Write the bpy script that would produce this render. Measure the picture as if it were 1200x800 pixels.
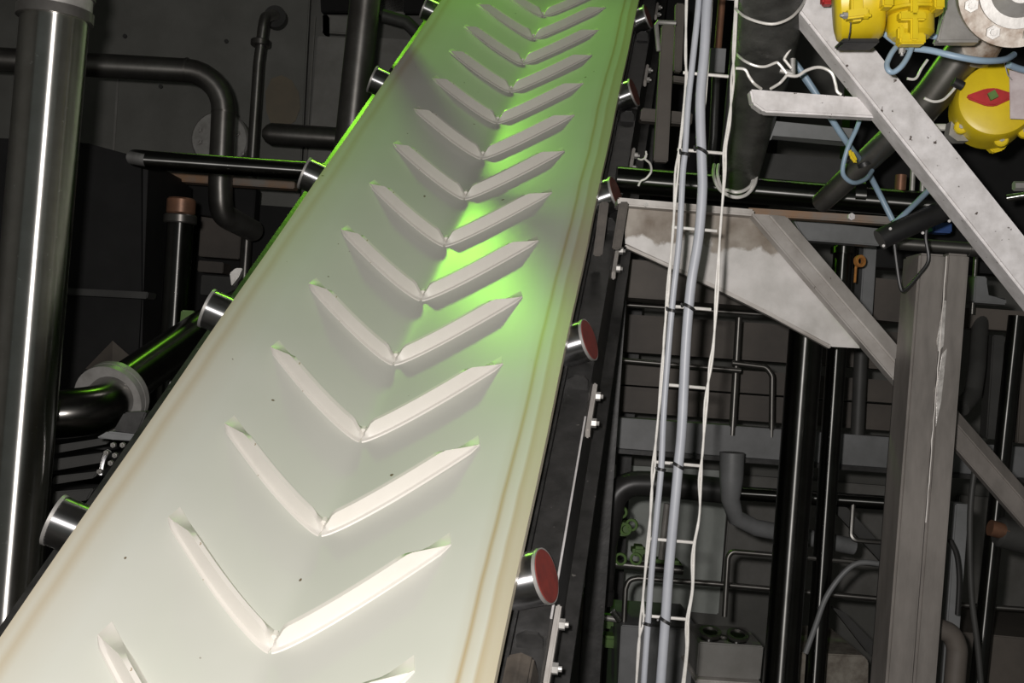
import bpy, bmesh, math, random
from mathutils import Vector as V, Matrix
random.seed(7)
for o in list(bpy.data.objects): bpy.data.objects.remove(o)
S = bpy.context.scene
COL = S.collection
# ------------------------------------------------------------------ camera, world, lights, exposure
CZ, FX, ROLL, PITCH = 2.0, 1300.0, 0.07111, 0.01423
cp, sp, cr, sr = math.cos(PITCH), math.sin(PITCH), math.cos(ROLL), math.sin(ROLL)
FWD = V((0, cp, sp)); UP0 = V((0, -sp, cp)); R0 = V((1, 0, 0))
RT = R0*cr + UP0*sr; UP = UP0*cr - R0*sr
CAM = V((0, 0, CZ))
cam = bpy.data.cameras.new('camera'); cam.sensor_width = 36; cam.lens = 36*FX/1200
cam.clip_start = 0.02; cam.clip_end = 60
co = bpy.data.objects.new('camera', cam); COL.objects.link(co)
m3 = Matrix((RT, UP, -FWD)).transposed()
co.matrix_world = Matrix.Translation(CAM) @ m3.to_4x4()
S.camera = co

w = bpy.data.worlds.new('world'); S.world = w; w.use_nodes = True
w.node_tree.nodes['Background'].inputs[0].default_value = (0.80, 0.86, 0.80, 1)
w.node_tree.nodes['Background'].inputs[1].default_value = 0.10

def light(name, kind, loc, col, power, **k):
    l = bpy.data.lights.new(name, kind); l.color = col; l.energy = power
    for a, b in k.items(): setattr(l, a, b)
    o = bpy.data.objects.new(name, l); COL.objects.link(o); o.location = loc
    return o
light('camera_flash', 'POINT', CAM + V((-0.07, 0.0, 0.05)), (1.0, 0.95, 0.92), 195, shadow_soft_size=0.022)
# green discharge lamp hanging high up beyond the head of the conveyor
def aim(o, tgt): o.rotation_euler = (V(tgt)-o.location).to_track_quat('-Z', 'Y').to_euler()
gl = light('green_bay_lamp', 'SPOT', (-1.25, 5.35, 5.25), (0.34, 1.0, 0.05), 215, shadow_soft_size=0.13, spot_size=math.radians(47), spot_blend=1.0)
aim(gl, (0.02, 3.7, 2.85))
# dim white fill light, added high over the belt to lift its upper part
wl_ = light('white_fill_light', 'SPOT', (0.50, 4.4, 5.7), (1.0, 0.93, 0.86), 14, shadow_soft_size=0.25, spot_size=math.radians(60), spot_blend=0.8)
aim(wl_, (0.0, 3.4, 2.4))
S.view_settings.view_transform = 'Standard'; S.view_settings.look = 'None'
S.view_settings.gamma = 1; S.view_settings.use_curve_mapping = False
S.view_settings.exposure = 0.0

# ------------------------------------------------------------------ materials
MATS = {}
def mat(name, c1, c2=None, scale=6.0, rough=0.5, metal=0.0, aniso=0.0, bump=0.0, speck=None, stretch=(1, 1, 1), r2=None, spec=0.5, detail=5):
    m = bpy.data.materials.new(name); m.use_nodes = True; nt = m.node_tree; N = nt.nodes; L = nt.links
    b = N['Principled BSDF']
    b.inputs['Roughness'].default_value = rough; b.inputs['Metallic'].default_value = metal
    b.inputs['Specular IOR Level'].default_value = spec
    b.inputs['Base Color'].default_value = (*c1, 1)
    tc = N.new('ShaderNodeTexCoord'); mp = N.new('ShaderNodeMapping'); mp.inputs['Scale'].default_value = stretch
    L.new(tc.outputs['Object'], mp.inputs['Vector'])
    nz = N.new('ShaderNodeTexNoise'); nz.inputs['Scale'].default_value = scale; nz.inputs['Detail'].default_value = detail
    nz.inputs['Roughness'].default_value = 0.62
    L.new(mp.outputs[0], nz.inputs['Vector'])
    col = None
    if c2:
        rp_ = N.new('ShaderNodeValToRGB'); rp_.color_ramp.elements[0].position = 0.34; rp_.color_ramp.elements[1].position = 0.68
        rp_.color_ramp.elements[0].color = (*c1, 1); rp_.color_ramp.elements[1].color = (*c2, 1)
        L.new(nz.outputs['Fac'], rp_.inputs[0]); col = rp_.outputs[0]
    if speck:
        sc, th, sc_col = speck
        n2 = N.new('ShaderNodeTexNoise'); n2.inputs['Scale'].default_value = sc; n2.inputs['Detail'].default_value = 3
        L.new(tc.outputs['Object'], n2.inputs['Vector'])
        r_ = N.new('ShaderNodeValToRGB'); r_.color_ramp.elements[0].position = th; r_.color_ramp.elements[1].position = th+0.03
        L.new(n2.outputs['Fac'], r_.inputs[0])
        mx = N.new('ShaderNodeMix'); mx.data_type = 'RGBA'
        L.new(r_.outputs[0], mx.inputs['Factor'])
        if col: L.new(col, mx.inputs['A'])
        else: mx.inputs['A'].default_value = (*c1, 1)
        mx.inputs['B'].default_value = (*sc_col, 1); col = mx.outputs['Result']
    if col: L.new(col, b.inputs['Base Color'])
    if r2 is not None:
        mr = N.new('ShaderNodeMapRange'); mr.inputs['From Min'].default_value = 0.3; mr.inputs['From Max'].default_value = 0.7
        mr.inputs['To Min'].default_value = rough; mr.inputs['To Max'].default_value = r2
        L.new(nz.outputs['Fac'], mr.inputs['Value']); L.new(mr.outputs[0], b.inputs['Roughness'])
    if bump:
        bp = N.new('ShaderNodeBump'); bp.inputs['Strength'].default_value = bump; bp.inputs['Distance'].default_value = 0.01
        L.new(nz.outputs['Fac'], bp.inputs['Height']); L.new(bp.outputs[0], b.inputs['Normal'])
    if aniso:
        b.inputs['Anisotropic'].default_value = aniso
        tg = N.new('ShaderNodeTangent'); tg.direction_type = 'UV_MAP'; tg.uv_map = 'UVMap'
        L.new(tg.outputs[0], b.inputs['Tangent'])
    MATS[name] = m
    return m
mat('stainless_bright', (0.66, 0.655, 0.63), (0.54, 0.53, 0.50), 14, 0.29, 1, 1.0, speck=(60, 0.70, (0.8, 0.8, 0.78)))
mat('stainless_dark', (0.16, 0.16, 0.155), (0.11, 0.11, 0.105), 9, 0.40, 1, 1.0)
mat('stainless_soft', (0.26, 0.255, 0.24), (0.17, 0.16, 0.15), 9, 0.42, 0.9, 0.6)
mat('elbow_steel', (0.17, 0.165, 0.155), (0.12, 0.115, 0.11), 9, 0.24, 1, 0.5)
mat('chrome_shell', (0.80, 0.80, 0.82), (0.60, 0.60, 0.61), 12, 0.42, 1, 1.0)
mat('galvanised', (0.80, 0.78, 0.78), (0.58, 0.56, 0.55), 26, 0.55, 0.15, bump=0.05, speck=(75, 0.69, (0.10, 0.08, 0.07)))
mat('galvanised_dull', (0.62, 0.595, 0.565), (0.38, 0.35, 0.32), 7, 0.5, 0.2, bump=0.05, speck=(40, 0.73, (0.12, 0.09, 0.07)))
mat('gusset_steel', (0.56, 0.54, 0.52), (0.27, 0.24, 0.20), 5, 0.55, 0.2, bump=0.04, detail=8)
mat('post_steel', (0.36, 0.33, 0.305), (0.20, 0.185, 0.17), 10, 0.42, 0.45, bump=0.05, stretch=(1, 1, 0.25))
mat('weld_scar', (0.75, 0.73, 0.70), (0.30, 0.28, 0.26), 30, 0.35, 0.3, bump=0.4)
mat('frame_black', (0.045, 0.044, 0.043), (0.022, 0.022, 0.021), 26, 0.45, 0.1, bump=0.12, speck=(70, 0.72, (0.16, 0.15, 0.14)))
mat('rusty_black', (0.10, 0.085, 0.07), (0.04, 0.035, 0.03), 16, 0.6, 0.1, bump=0.15)
mat('pipe_black', (0.020, 0.020, 0.020), (0.032, 0.031, 0.030), 10, 0.38, 0.0)
mat('wall_grey', (0.200, 0.200, 0.185), (0.135, 0.135, 0.122), 2.6, 0.6, 0.0, bump=0.03, speck=(9, 0.74, (0.06, 0.05, 0.04)), detail=9)
mat('wall_seep', (0.21, 0.175, 0.12), (0.155, 0.135, 0.105), 5, 0.6, 0.0, detail=8)
mat('panel_grey', (0.27, 0.265, 0.25), (0.19, 0.185, 0.17), 6, 0.5, 0.1)
mat('machine_dark', (0.055, 0.055, 0.052), (0.033, 0.033, 0.031), 6, 0.55, 0.0)
mat('tank_black', (0.012, 0.012, 0.012), (0.018, 0.018, 0.018), 6, 0.6, 0.0, spec=0.2)
mat('machine_brown', (0.125, 0.108, 0.092), (0.075, 0.066, 0.058), 4, 0.6, 0.0, detail=8)
mat('machine_grey', (0.22, 0.225, 0.23), (0.155, 0.16, 0.16), 8, 0.5, 0.1)
mat('rusty_strip', (0.30, 0.17, 0.09), (0.22, 0.20, 0.18), 9, 0.6, 0.1)
mat('copper_brown', (0.30, 0.15, 0.09), (0.16, 0.09, 0.06), 14, 0.4, 0.5)
mat('yellow_paint', (0.72, 0.55, 0.012), (0.60, 0.44, 0.012), 11, 0.40, 0.0, speck=(55, 0.735, (0.18, 0.07, 0.02)))
mat('red_paint', (0.52, 0.030, 0.035), (0.30, 0.022, 0.020), 16, 0.45, 0.0)
mat('red_cap', (0.27, 0.045, 0.035), (0.17, 0.035, 0.03), 40, 0.55, 0.0)
mat('cap_brown', (0.20, 0.065, 0.05), (0.12, 0.05, 0.04), 40, 0.55, 0.0)
mat('blue_hose', (0.30, 0.41, 0.52), (0.24, 0.34, 0.44), 8, 0.4)
mat('blue_paint', (0.03, 0.09, 0.30), (0.02, 0.06, 0.20), 8, 0.5)
mat('grey_cable', (0.46, 0.48, 0.52), (0.38, 0.40, 0.44), 8, 0.42)
mat('bright_wire', (0.92, 0.90, 0.86), (0.74, 0.72, 0.68), 40, 0.34, 0.2)
mat('black_rubber', (0.012, 0.012, 0.013), (0.022, 0.022, 0.022), 14, 0.45)
mat('duct_wrap', (0.075, 0.075, 0.07), (0.03, 0.03, 0.028), 12, 0.42, 0.2, bump=0.5, stretch=(1, 1, 2.4))
mat('white_crust', (0.66, 0.62, 0.56), (0.20, 0.12, 0.07), 26, 0.6, 0.2, bump=0.2)
mat('cast_steel', (0.50, 0.49, 0.47), (0.34, 0.33, 0.31), 18, 0.45, 0.5, bump=0.08)
mat('concrete', (0.28, 0.26, 0.22), (0.13, 0.11, 0.09), 24, 0.85, 0.0, bump=0.4)
mat('floor_paint', (0.075, 0.070, 0.060), (0.04, 0.036, 0.03), 3, 0.6)
mat('green_paint', (0.13, 0.24, 0.06), (0.08, 0.15, 0.04), 12, 0.45)
mat('pale_panel', (0.66, 0.70, 0.66), (0.50, 0.54, 0.50), 5, 0.5)
mat('paper_tag', (0.62, 0.56, 0.56), (0.42, 0.34, 0.34), 20, 0.7)
mat('orange_rust', (0.55, 0.24, 0.05), (0.25, 0.10, 0.03), 30, 0.8)

def stain_mat():
    m = mat('gusset_stained', (0.72, 0.70, 0.68), (0.50, 0.485, 0.46), 9, 0.5, 0.15, bump=0.04, detail=7)
    nt = m.node_tree; N = nt.nodes; L = nt.links; b = N['Principled BSDF']; src = b.inputs['Base Color'].links[0].from_socket
    tc = N.new('ShaderNodeTexCoord'); sx = N.new('ShaderNodeSeparateXYZ'); L.new(tc.outputs['Object'], sx.inputs[0])
    nz = N.new('ShaderNodeTexNoise'); nz.inputs['Scale'].default_value = 9; nz.inputs['Detail'].default_value = 6; L.new(tc.outputs['Object'], nz.inputs['Vector'])
    ad = N.new('ShaderNodeMath'); ad.operation = 'MULTIPLY_ADD'; ad.inputs[1].default_value = 0.22; L.new(nz.outputs['Fac'], ad.inputs[0]); L.new(sx.outputs[2], ad.inputs[2])
    mr = N.new('ShaderNodeMapRange'); mr.inputs['From Min'].default_value = 0.355; mr.inputs['From Max'].default_value = 0.368; L.new(ad.outputs[0], mr.inputs['Value'])
    n2 = N.new('ShaderNodeTexNoise'); n2.inputs['Scale'].default_value = 14; n2.inputs['Detail'].default_value = 6; L.new(tc.outputs['Object'], n2.inputs['Vector'])
    r2 = N.new('ShaderNodeValToRGB'); r2.color_ramp.elements[0].position = .35; r2.color_ramp.elements[1].position = .65
    r2.color_ramp.elements[0].color = (.17, .135, .10, 1); r2.color_ramp.elements[1].color = (.36, .325, .28, 1); L.new(n2.outputs['Fac'], r2.inputs[0])
    mx = N.new('ShaderNodeMix'); mx.data_type = 'RGBA'; L.new(mr.outputs[0], mx.inputs['Factor']); L.new(src, mx.inputs['A']); L.new(r2.outputs[0], mx.inputs['B'])
    L.new(mx.outputs['Result'], b.inputs['Base Color'])
stain_mat()
def belt_mat():
    m = bpy.data.materials.new('belt_rubber'); m.use_nodes = True; nt = m.node_tree; N = nt.nodes; L = nt.links
    b = N['Principled BSDF']; b.inputs['Roughness'].default_value = 0.31
    uv = N.new('ShaderNodeUVMap'); uv.uv_map = 'UVMap'; sx = N.new('ShaderNodeSeparateXYZ'); L.new(uv.outputs[0], sx.inputs[0])
    tc = N.new('ShaderNodeTexCoord')
    n1 = N.new('ShaderNodeTexNoise'); n1.inputs['Scale'].default_value = 3.0; n1.inputs['Detail'].default_value = 4; L.new(tc.outputs['Object'], n1.inputs['Vector'])
    r1 = N.new('ShaderNodeValToRGB'); r1.color_ramp.elements[0].position = .3; r1.color_ramp.elements[1].position = .7
    r1.color_ramp.elements[0].color = (0.60, 0.615, 0.545, 1); r1.color_ramp.elements[1].color = (0.65, 0.655, 0.595, 1)
    L.new(n1.outputs['Fac'], r1.inputs[0])
    # edge dirt: brown-yellow lines running along the belt near its two edges (u = distance across in metres)
    nd = N.new('ShaderNodeTexNoise'); nd.inputs['Scale'].default_value = 2.2; nd.inputs['Detail'].default_value = 3; L.new(tc.outputs['Object'], nd.inputs['Vector'])
    wob = N.new('ShaderNodeMath'); wob.operation = 'MULTIPLY_ADD'; wob.inputs[1].default_value = 0.02; L.new(nd.outputs['Fac'], wob.inputs[0]); L.new(sx.outputs[0], wob.inputs[2])
    rd = N.new('ShaderNodeValToRGB'); cr_ = rd.color_ramp
    while len(cr_.elements) > 1: cr_.elements.remove(cr_.elements[-1])
    def U(u): return (u+0.01+0.42)/0.86
    mr = N.new('ShaderNodeMapRange'); mr.inputs['From Min'].default_value = -0.42; mr.inputs['From Max'].default_value = 0.44
    L.new(wob.outputs[0], mr.inputs['Value']); L.new(mr.outputs[0], rd.inputs[0])
    stops = [(-0.40, .45), (-0.385, .18), (-0.372, .45), (-0.355, .12), (-0.30, 0), (0.318, 0), (0.336, .12), (0.343, .75), (0.350, .22), (0.366, .10), (0.372, .60), (0.385, .42), (0.40, .45)]
    cr_.elements[0].position = 0; cr_.elements[0].color = (.45, .45, .45, 1)
    for u, a in stops:
        e = cr_.elements.new(U(u)); e.color = (a, a, a, 1)
    mx = N.new('ShaderNodeMix'); mx.data_type = 'RGBA'; L.new(rd.outputs[0], mx.inputs['Factor']); L.new(r1.outputs[0], mx.inputs['A'])
    mx.inputs['B'].default_value = (0.40, 0.27, 0.09, 1)
    # small dirt specks
    n2 = N.new('ShaderNodeTexNoise'); n2.inputs['Scale'].default_value = 42; n2.inputs['Detail'].default_value = 1; L.new(tc.outputs['Object'], n2.inputs['Vector'])
    r2 = N.new('ShaderNodeValToRGB'); r2.color_ramp.elements[0].position = .80; r2.color_ramp.elements[1].position = .82; L.new(n2.outputs['Fac'], r2.inputs[0])
    m2 = N.new('ShaderNodeMix'); m2.data_type = 'RGBA'; L.new(r2.outputs[0], m2.inputs['Factor']); L.new(mx.outputs['Result'], m2.inputs['A'])
    m2.inputs['B'].default_value = (0.16, 0.12, 0.07, 1)
    L.new(m2.outputs['Result'], b.inputs['Base Color'])
    MATS['belt_rubber'] = m
belt_mat()
mat('cleat_rubber', (0.76, 0.73, 0.67), (0.72, 0.69, 0.63), 9, 0.45, speck=(60, 0.74, (0.35, 0.26, 0.15)))

# ------------------------------------------------------------------ helpers
def pt(px, py, d):
    """point of the place seen at photograph pixel (px, py) and standing d metres in front of the lens"""
    return CAM + d*(RT*((px-600)/FX) + UP*((400-py)/FX) + FWD)
def P(q): return q.copy() if isinstance(q, V) else pt(*q)
def rp(wpx, d): return 0.5*wpx*d/FX

ORG = {}
def obj(name, bm, m, parent=None, origin=None, smooth=True):
    bmesh.ops.recalc_face_normals(bm, faces=bm.faces)
    vs = [v.co for v in bm.verts]
    lo = V((min(v.x for v in vs), min(v.y for v in vs), min(v.z for v in vs))); hi = V((max(v.x for v in vs), max(v.y for v in vs), max(v.z for v in vs)))
    org = origin or V(((lo.x+hi.x)/2, (lo.y+hi.y)/2, lo.z))
    bmesh.ops.translate(bm, verts=bm.verts, vec=-org)
    me = bpy.data.meshes.new(name); bm.to_mesh(me); bm.free()
    me.materials.append(MATS[m] if isinstance(m, str) else m)
    if smooth:
        for p in me.polygons: p.use_smooth = True
        try: me.set_sharp_from_angle(angle=math.radians(38))
        except Exception: pass
    o = bpy.data.objects.new(name, me); COL.objects.link(o); ORG[o] = org
    if parent is not None:
        o.parent = parent; o.location = org - ORG[parent]
    else: o.location = org
    return o
def tag(o, label, cat, group=None):
    o['label'] = label; o['category'] = cat
    if group: o['group'] = group
    return o
def thing(name, loc, label, cat, group=None):
    o = bpy.data.objects.new(name, None); COL.objects.link(o); o.location = loc; o.empty_display_size = 0.05; ORG[o] = V(loc)
    return tag(o, label, cat, group)
def struct(o): o['kind'] = 'structure'; return o
def stuff(o): o['kind'] = 'stuff'; return o

def fillet(pts, fr, n=7):
    if not fr or len(pts) < 3: return pts
    out = [pts[0]]
    for i in range(1, len(pts)-1):
        a, b, c = pts[i-1], pts[i], pts[i+1]
        u = (a-b); v = (c-b); lu, lv = u.length, v.length; u /= lu; v /= lv
        ang = u.angle(v)
        if ang > math.pi-0.03: out.append(b); continue
        t = min(fr/math.tan(ang/2), lu*0.48, lv*0.48); r = t*math.tan(ang/2)
        bis = (u+v).normalized(); cen = b + bis*(r/math.sin(ang/2))
        p0, p1 = b+u*t, b+v*t
        e0, e1 = (p0-cen).normalized(), (p1-cen).normalized(); th = e0.angle(e1)
        for k in range(n+1):
            f = k/n; q = (e0*math.sin((1-f)*th)+e1*math.sin(f*th))/max(1e-6, math.sin(th))
            out.append(cen+q*r)
    out.append(pts[-1]); return out
def smoothline(pts, n=5):
    out = []
    m = len(pts)
    for i in range(m-1):
        p0, p1, p2, p3 = pts[max(0, i-1)], pts[i], pts[i+1], pts[min(m-1, i+2)]
        for k in range(n):
            t = k/n
            out.append(0.5*((2*p1)+(p2-p0)*t+(2*p0-5*p1+4*p2-p3)*t*t+(3*p1-p0-3*p2+p3)*t**3))
    out.append(pts[-1]); return out
def tube_bm(bm, pts, rad, seg=14, caps=True, bevel=0.0):
    n = len(pts); rads = rad if isinstance(rad, (list, tuple)) else [rad]*n
    uvl = bm.loops.layers.uv.get('UVMap') or bm.loops.layers.uv.new('UVMap')
    tang = [(pts[min(n-1, i+1)]-pts[max(0, i-1)]).normalized() for i in range(n)]
    ref = V((0, 0, 1)) if abs(tang[0].z) < 0.9 else V((0, 1, 0))
    nrm = (ref - tang[0]*ref.dot(tang[0])).normalized()
    rings = []; L = 0; Ls = []
    for i in range(n):
        if i: L += (pts[i]-pts[i-1]).length
        Ls.append(L)
        nrm = (nrm - tang[i]*nrm.dot(tang[i])).normalized(); bn = tang[i].cross(nrm)
        rings.append([bm.verts.new(pts[i]+(nrm*math.cos(2*math.pi*k/seg)+bn*math.sin(2*math.pi*k/seg))*rads[i]) for k in range(seg)])
    for i in range(n-1):
        for k in range(seg):
            k2 = (k+1) % seg
            f = bm.faces.new((rings[i][k], rings[i][k2], rings[i+1][k2], rings[i+1][k]))
            uvs = ((Ls[i], k/seg), (Ls[i], (k+1)/seg), (Ls[i+1], (k+1)/seg), (Ls[i+1], k/seg))
            for l, q in zip(f.loops, uvs): l[uvl].uv = q
    if caps:
        for ring, rv in ((rings[0], True), (rings[-1], False)):
            f = bm.faces.new(list(reversed(ring)) if rv else ring)
            for l in f.loops: l[uvl].uv = (l.vert.co.x, l.vert.co.z)
    return bm
def tube(name, pts, r, m, parent=None, fr=0.0, seg=14, smooth=False, tails=0):
    q = [P(a) for a in pts]
    if smooth: q = (q[:1] if tails else [])+smoothline(q[1:-1] if tails == 2 else q[1:] if tails == 1 else q)+(q[-1:] if tails == 2 else [])
    q = fillet(q, fr)
    return obj(name, tube_bm(bmesh.new(), q, r, seg), m, parent)
def pxtube(name, pts, wpx, m, parent=None, fr=0.0, seg=14, smooth=False):
    """pipe whose diameter looks wpx pixels wide at its first point"""
    return tube(name, pts, rp(wpx, pts[0][2]), m, parent, fr, seg, smooth)
def prism(bm, pts, vec):
    a = [bm.verts.new(p) for p in pts]; b = [bm.verts.new(p+vec) for p in pts]; n = len(pts)
    bm.faces.new(a); bm.faces.new(list(reversed(b)))
    for i in range(n): bm.faces.new((a[i], b[i], b[(i+1) % n], a[(i+1) % n]))
    return bm
def bev(bm, w, seg=2):
    bmesh.ops.bevel(bm, geom=[e for e in bm.edges], offset=w, segments=seg, affect='EDGES', clamp_overlap=True); return bm
def slab(name, poly, d, th, m, parent=None, bv=0.004):
    """plate or box: outline seen at depth d, real thickness th away from the lens"""
    pts = [pt(p[0], p[1], p[2] if len(p) > 2 else d) for p in poly]
    bm = prism(bmesh.new(), pts, V((0, th, 0)))
    if bv: bev(bm, min(bv, th*0.4))
    return obj(name, bm, m, parent)
def rect(x0, y0, x1, y1):
    """outline of an upright rectangle whose top-left corner is seen at (x0,y0) and bottom at y1, in the lens roll"""
    k = 0.073
    return [(x0, y0), (x1, y0+k*(x1-x0)), (x1-k*(y1-y0), y1+k*(x1-x0)), (x0-k*(y1-y0), y1)]
def axes(d):
    d = d.normalized(); u = V((0, 0, 1)) if abs(d.z) < 0.9 else V((1, 0, 0))
    a = (u-d*u.dot(d)).normalized(); return a, d.cross(a)
def cyl_bm(c, d, r, h, seg=20, bv=0.0):
    bm = bmesh.new(); d = d.normalized()
    if bv: pts = [c, c+d*bv, c+d*(h-bv), c+d*h]; rr = [r-bv, r, r, r-bv]
    else: pts = [c, c+d*h]; rr = [r, r]
    return tube_bm(bm, pts, rr, seg)
def ring_bm(c, d, ro, ri, h, seg=32):
    bm = bmesh.new(); a, b = axes(d); d = d.normalized(); R = []
    for k in range(seg):
        t = 2*math.pi*k/seg; e = a*math.cos(t)+b*math.sin(t)
        R.append([bm.verts.new(c+e*ro), bm.verts.new(c+e*ro+d*h), bm.verts.new(c+e*ri+d*h), bm.verts.new(c+e*ri)])
    for k in range(seg):
        p, q = R[k], R[(k+1) % seg]
        for j in range(4): bm.faces.new((p[j], q[j], q[(j+1) % 4], p[(j+1) % 4]))
    bm.loops.layers.uv.new('UVMap'); return bm
def bolt(c, d, r, h, parent, m='cast_steel', name='bolt'):
    bm = cyl_bm(c, d, r, h, 6); tube_bm(bm, [c+d.normalized()*h, c+d.normalized()*(h*1.6)], r*0.5, 8)
    return obj(name, bm, m, parent)
def obox(name, c, ax, half, m, parent=None, bv=0.003):
    bm = bmesh.new(); x, y, z = [a.normalized() for a in ax]; hx, hy, hz = half
    pts = [c-x*hx-y*hy-z*hz, c+x*hx-y*hy-z*hz, c+x*hx+y*hy-z*hz, c-x*hx+y*hy-z*hz]
    prism(bm, pts, z*(2*hz))
    if bv: bev(bm, bv)
    return obj(name, bm, m, parent)
X, Y, Z = V((1, 0, 0)), V((0, 1, 0)), V((0, 0, 1))
CEIL = 6.2
def at_z(px, py, d, z):
    p = pt(px, py, d); p.z = z; return p

# ------------------------------------------------------------------ the setting
def plane_box(name, lo, hi, m):
    bm = bmesh.new(); lo, hi = V(lo), V(hi)
    prism(bm, [V((lo.x, lo.y, lo.z)), V((hi.x, lo.y, lo.z)), V((hi.x, hi.y, lo.z)), V((lo.x, hi.y, lo.z))], V((0, 0, hi.z-lo.z)))
    return struct(obj(name, bm, m))
plane_box('floor', (-4.2, -2.5, -0.15), (4.6, 6.4, 0), 'floor_paint')
plane_box('ceiling', (-4.2, -2.5, CEIL), (4.6, 6.4, CEIL+0.1), 'machine_dark')
wall = plane_box('wall_back', (-4.2, 5.95, 0), (4.6, 6.1, CEIL), 'wall_grey')
plane_box('wall_left', (-4.2, -2.5, 0), (-4.0, 5.95, CEIL), 'wall_grey')
plane_box('wall_right', (4.4, -2.5, 0), (4.6, 5.95, CEIL), 'wall_grey')
WD = 5.86
def wpanel(poly, m='wall_grey', d=WD, th=0.05): return slab('panel', poly, d, th, m, wall, 0.006)
wpanel([(-60, -80), (366, -60), (346, 330), (-90, 310)])
wpanel([(372, 42), (408, 44), (398, 300), (352, 296)], 'panel_grey')
wpanel([(372, -60), (560, -50), (556, 16), (376, 14)], 'tank_black')
wpanel([(444, 44), (505, 48), (490, 200), (432, 190)], 'panel_grey')
wpanel([(446, -60), (478, -58), (474, 19), (444, 17)], 'panel_grey')
wpanel([(378, 17), (409, 19), (408, 40), (377, 38)], 'panel_grey')
wpanel([(640, 540), (855, 552), (842, 720), (630, 700)], 'pale_panel')
wpanel([(858, 556), (1075, 572), (1064, 700), (846, 690)], 'panel_grey')
wpanel([(1125, 580), (1330, 596), (1318, 740), (1112, 728)], 'panel_grey')
stn = slab('rust_stain', [(318, 92), (330, 88), (342, 94), (350, 108), (352, 126), (346, 142), (332, 150), (318, 147), (312, 130), (311, 108)], WD-.006, .004, 'wall_seep', wall, 0)
for q in ((146, 42), (188, 101), (265, 48)):
    obj('plug', cyl_bm(pt(q[0], q[1], WD-.012), Y, .011, .02, 10), 'machine_dark', wall)
for q in ((30, 40, 370), (137, 90, 180)):
    slab('strip', [(q[0], q[1]), (q[0]+2.5, q[1]), (q[0]-3, q[2]), (q[0]-5.5, q[2])], WD-.005, .006, 'panel_grey', wall, 0)
# dotted weld seam beside the panel, and stains are in the paint
tube('seam', [(369, 20, WD-.01), (349, 330, WD-.01)], 0.006, 'panel_grey', wall, seg=6)

# ------------------------------------------------------------------ the conveyor
YAW, SLOPE, TR = 0.14457, 0.61322, 0.25823
D = V((math.sin(YAW)*math.cos(SLOPE), math.cos(YAW)*math.cos(SLOPE), math.sin(SLOPE)))
C = V((math.cos(YAW), -math.sin(YAW), 0)); NN = C.cross(D)
O = V((-0.32867, 2.0, CZ-0.37194))
EE = 0.022
def hgt(a): return (math.sqrt(a*a+EE*EE)-EE)*math.sin(TR)
def lat(a): return a*math.cos(TR)
def B(a, s, n=0.0):
    """belt space: a across (m from the centre line), s up the belt, n above its surface"""
    sl = a/math.sqrt(a*a+EE*EE)*math.tan(TR); nv = (NN - C*sl).normalized()
    return O + D*s + C*lat(a) + NN*hgt(a) + nv*n
def F(v, s, n): return O + D*s + C*v + NN*n
S0, S1 = -1.55, 4.1
bm = bmesh.new(); uvl = bm.loops.layers.uv.new('UVMap')
As = [-.40, -.39, -.37, -.34, -.30, -.25, -.2, -.15, -.1, -.07, -.05, -.035, -.02, -.01, 0, .01, .02, .035, .05, .07, .1, .15, .2, .25, .30, .34, .37, .39, .40]
Ss = [S0+(S1-S0)*i/56 for i in range(57)]
# the belt sags a touch between idlers
IDL = [-0.875, -0.14, 0.572, 1.295, 2.035, 2.82, 3.55]
def sag(a, s): return -0.004*abs(a)/.4*(0.5-0.5*math.cos(2*math.pi*(s+0.14)/0.728))
top = [[bm.verts.new(B(a, s, sag(a, s))) for a in As] for s in Ss]
bot = [[bm.verts.new(B(a, s, -0.010+sag(a, s))) for a in As] for s in Ss]
def qf(vs, uvs):
    f = bm.faces.new(vs)
    for l, q in zip(f.loops, uvs): l[uvl].uv = q
for i in range(len(Ss)-1):
    for j in range(len(As)-1):
        uv = ((As[j], Ss[i]), (As[j+1], Ss[i]), (As[j+1], Ss[i+1]), (As[j], Ss[i+1]))
        qf((top[i][j], top[i][j+1], top[i+1][j+1], top[i+1][j]), uv)
        qf((bot[i][j], bot[i+1][j], bot[i+1][j+1], bot[i][j+1]), (uv[0], uv[3], uv[2], uv[1]))
    for j in (0, -1):
        qf((top[i][j], top[i+1][j], bot[i+1][j], bot[i][j]), ((As[j], Ss[i]), (As[j], Ss[i+1]), (As[j], Ss[i+1]), (As[j], Ss[i])))
for i in (0, -1):
    for j in range(len(As)-1): qf((top[i][j], top[i][j+1], bot[i][j+1], bot[i][j]), ((As[j], Ss[i]),)*4)
belt = tag(obj('conveyor_belt', bm, 'belt_rubber'), 'pale troughed chevron conveyor belt rising steeply through the plant', 'conveyor belt')

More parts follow.
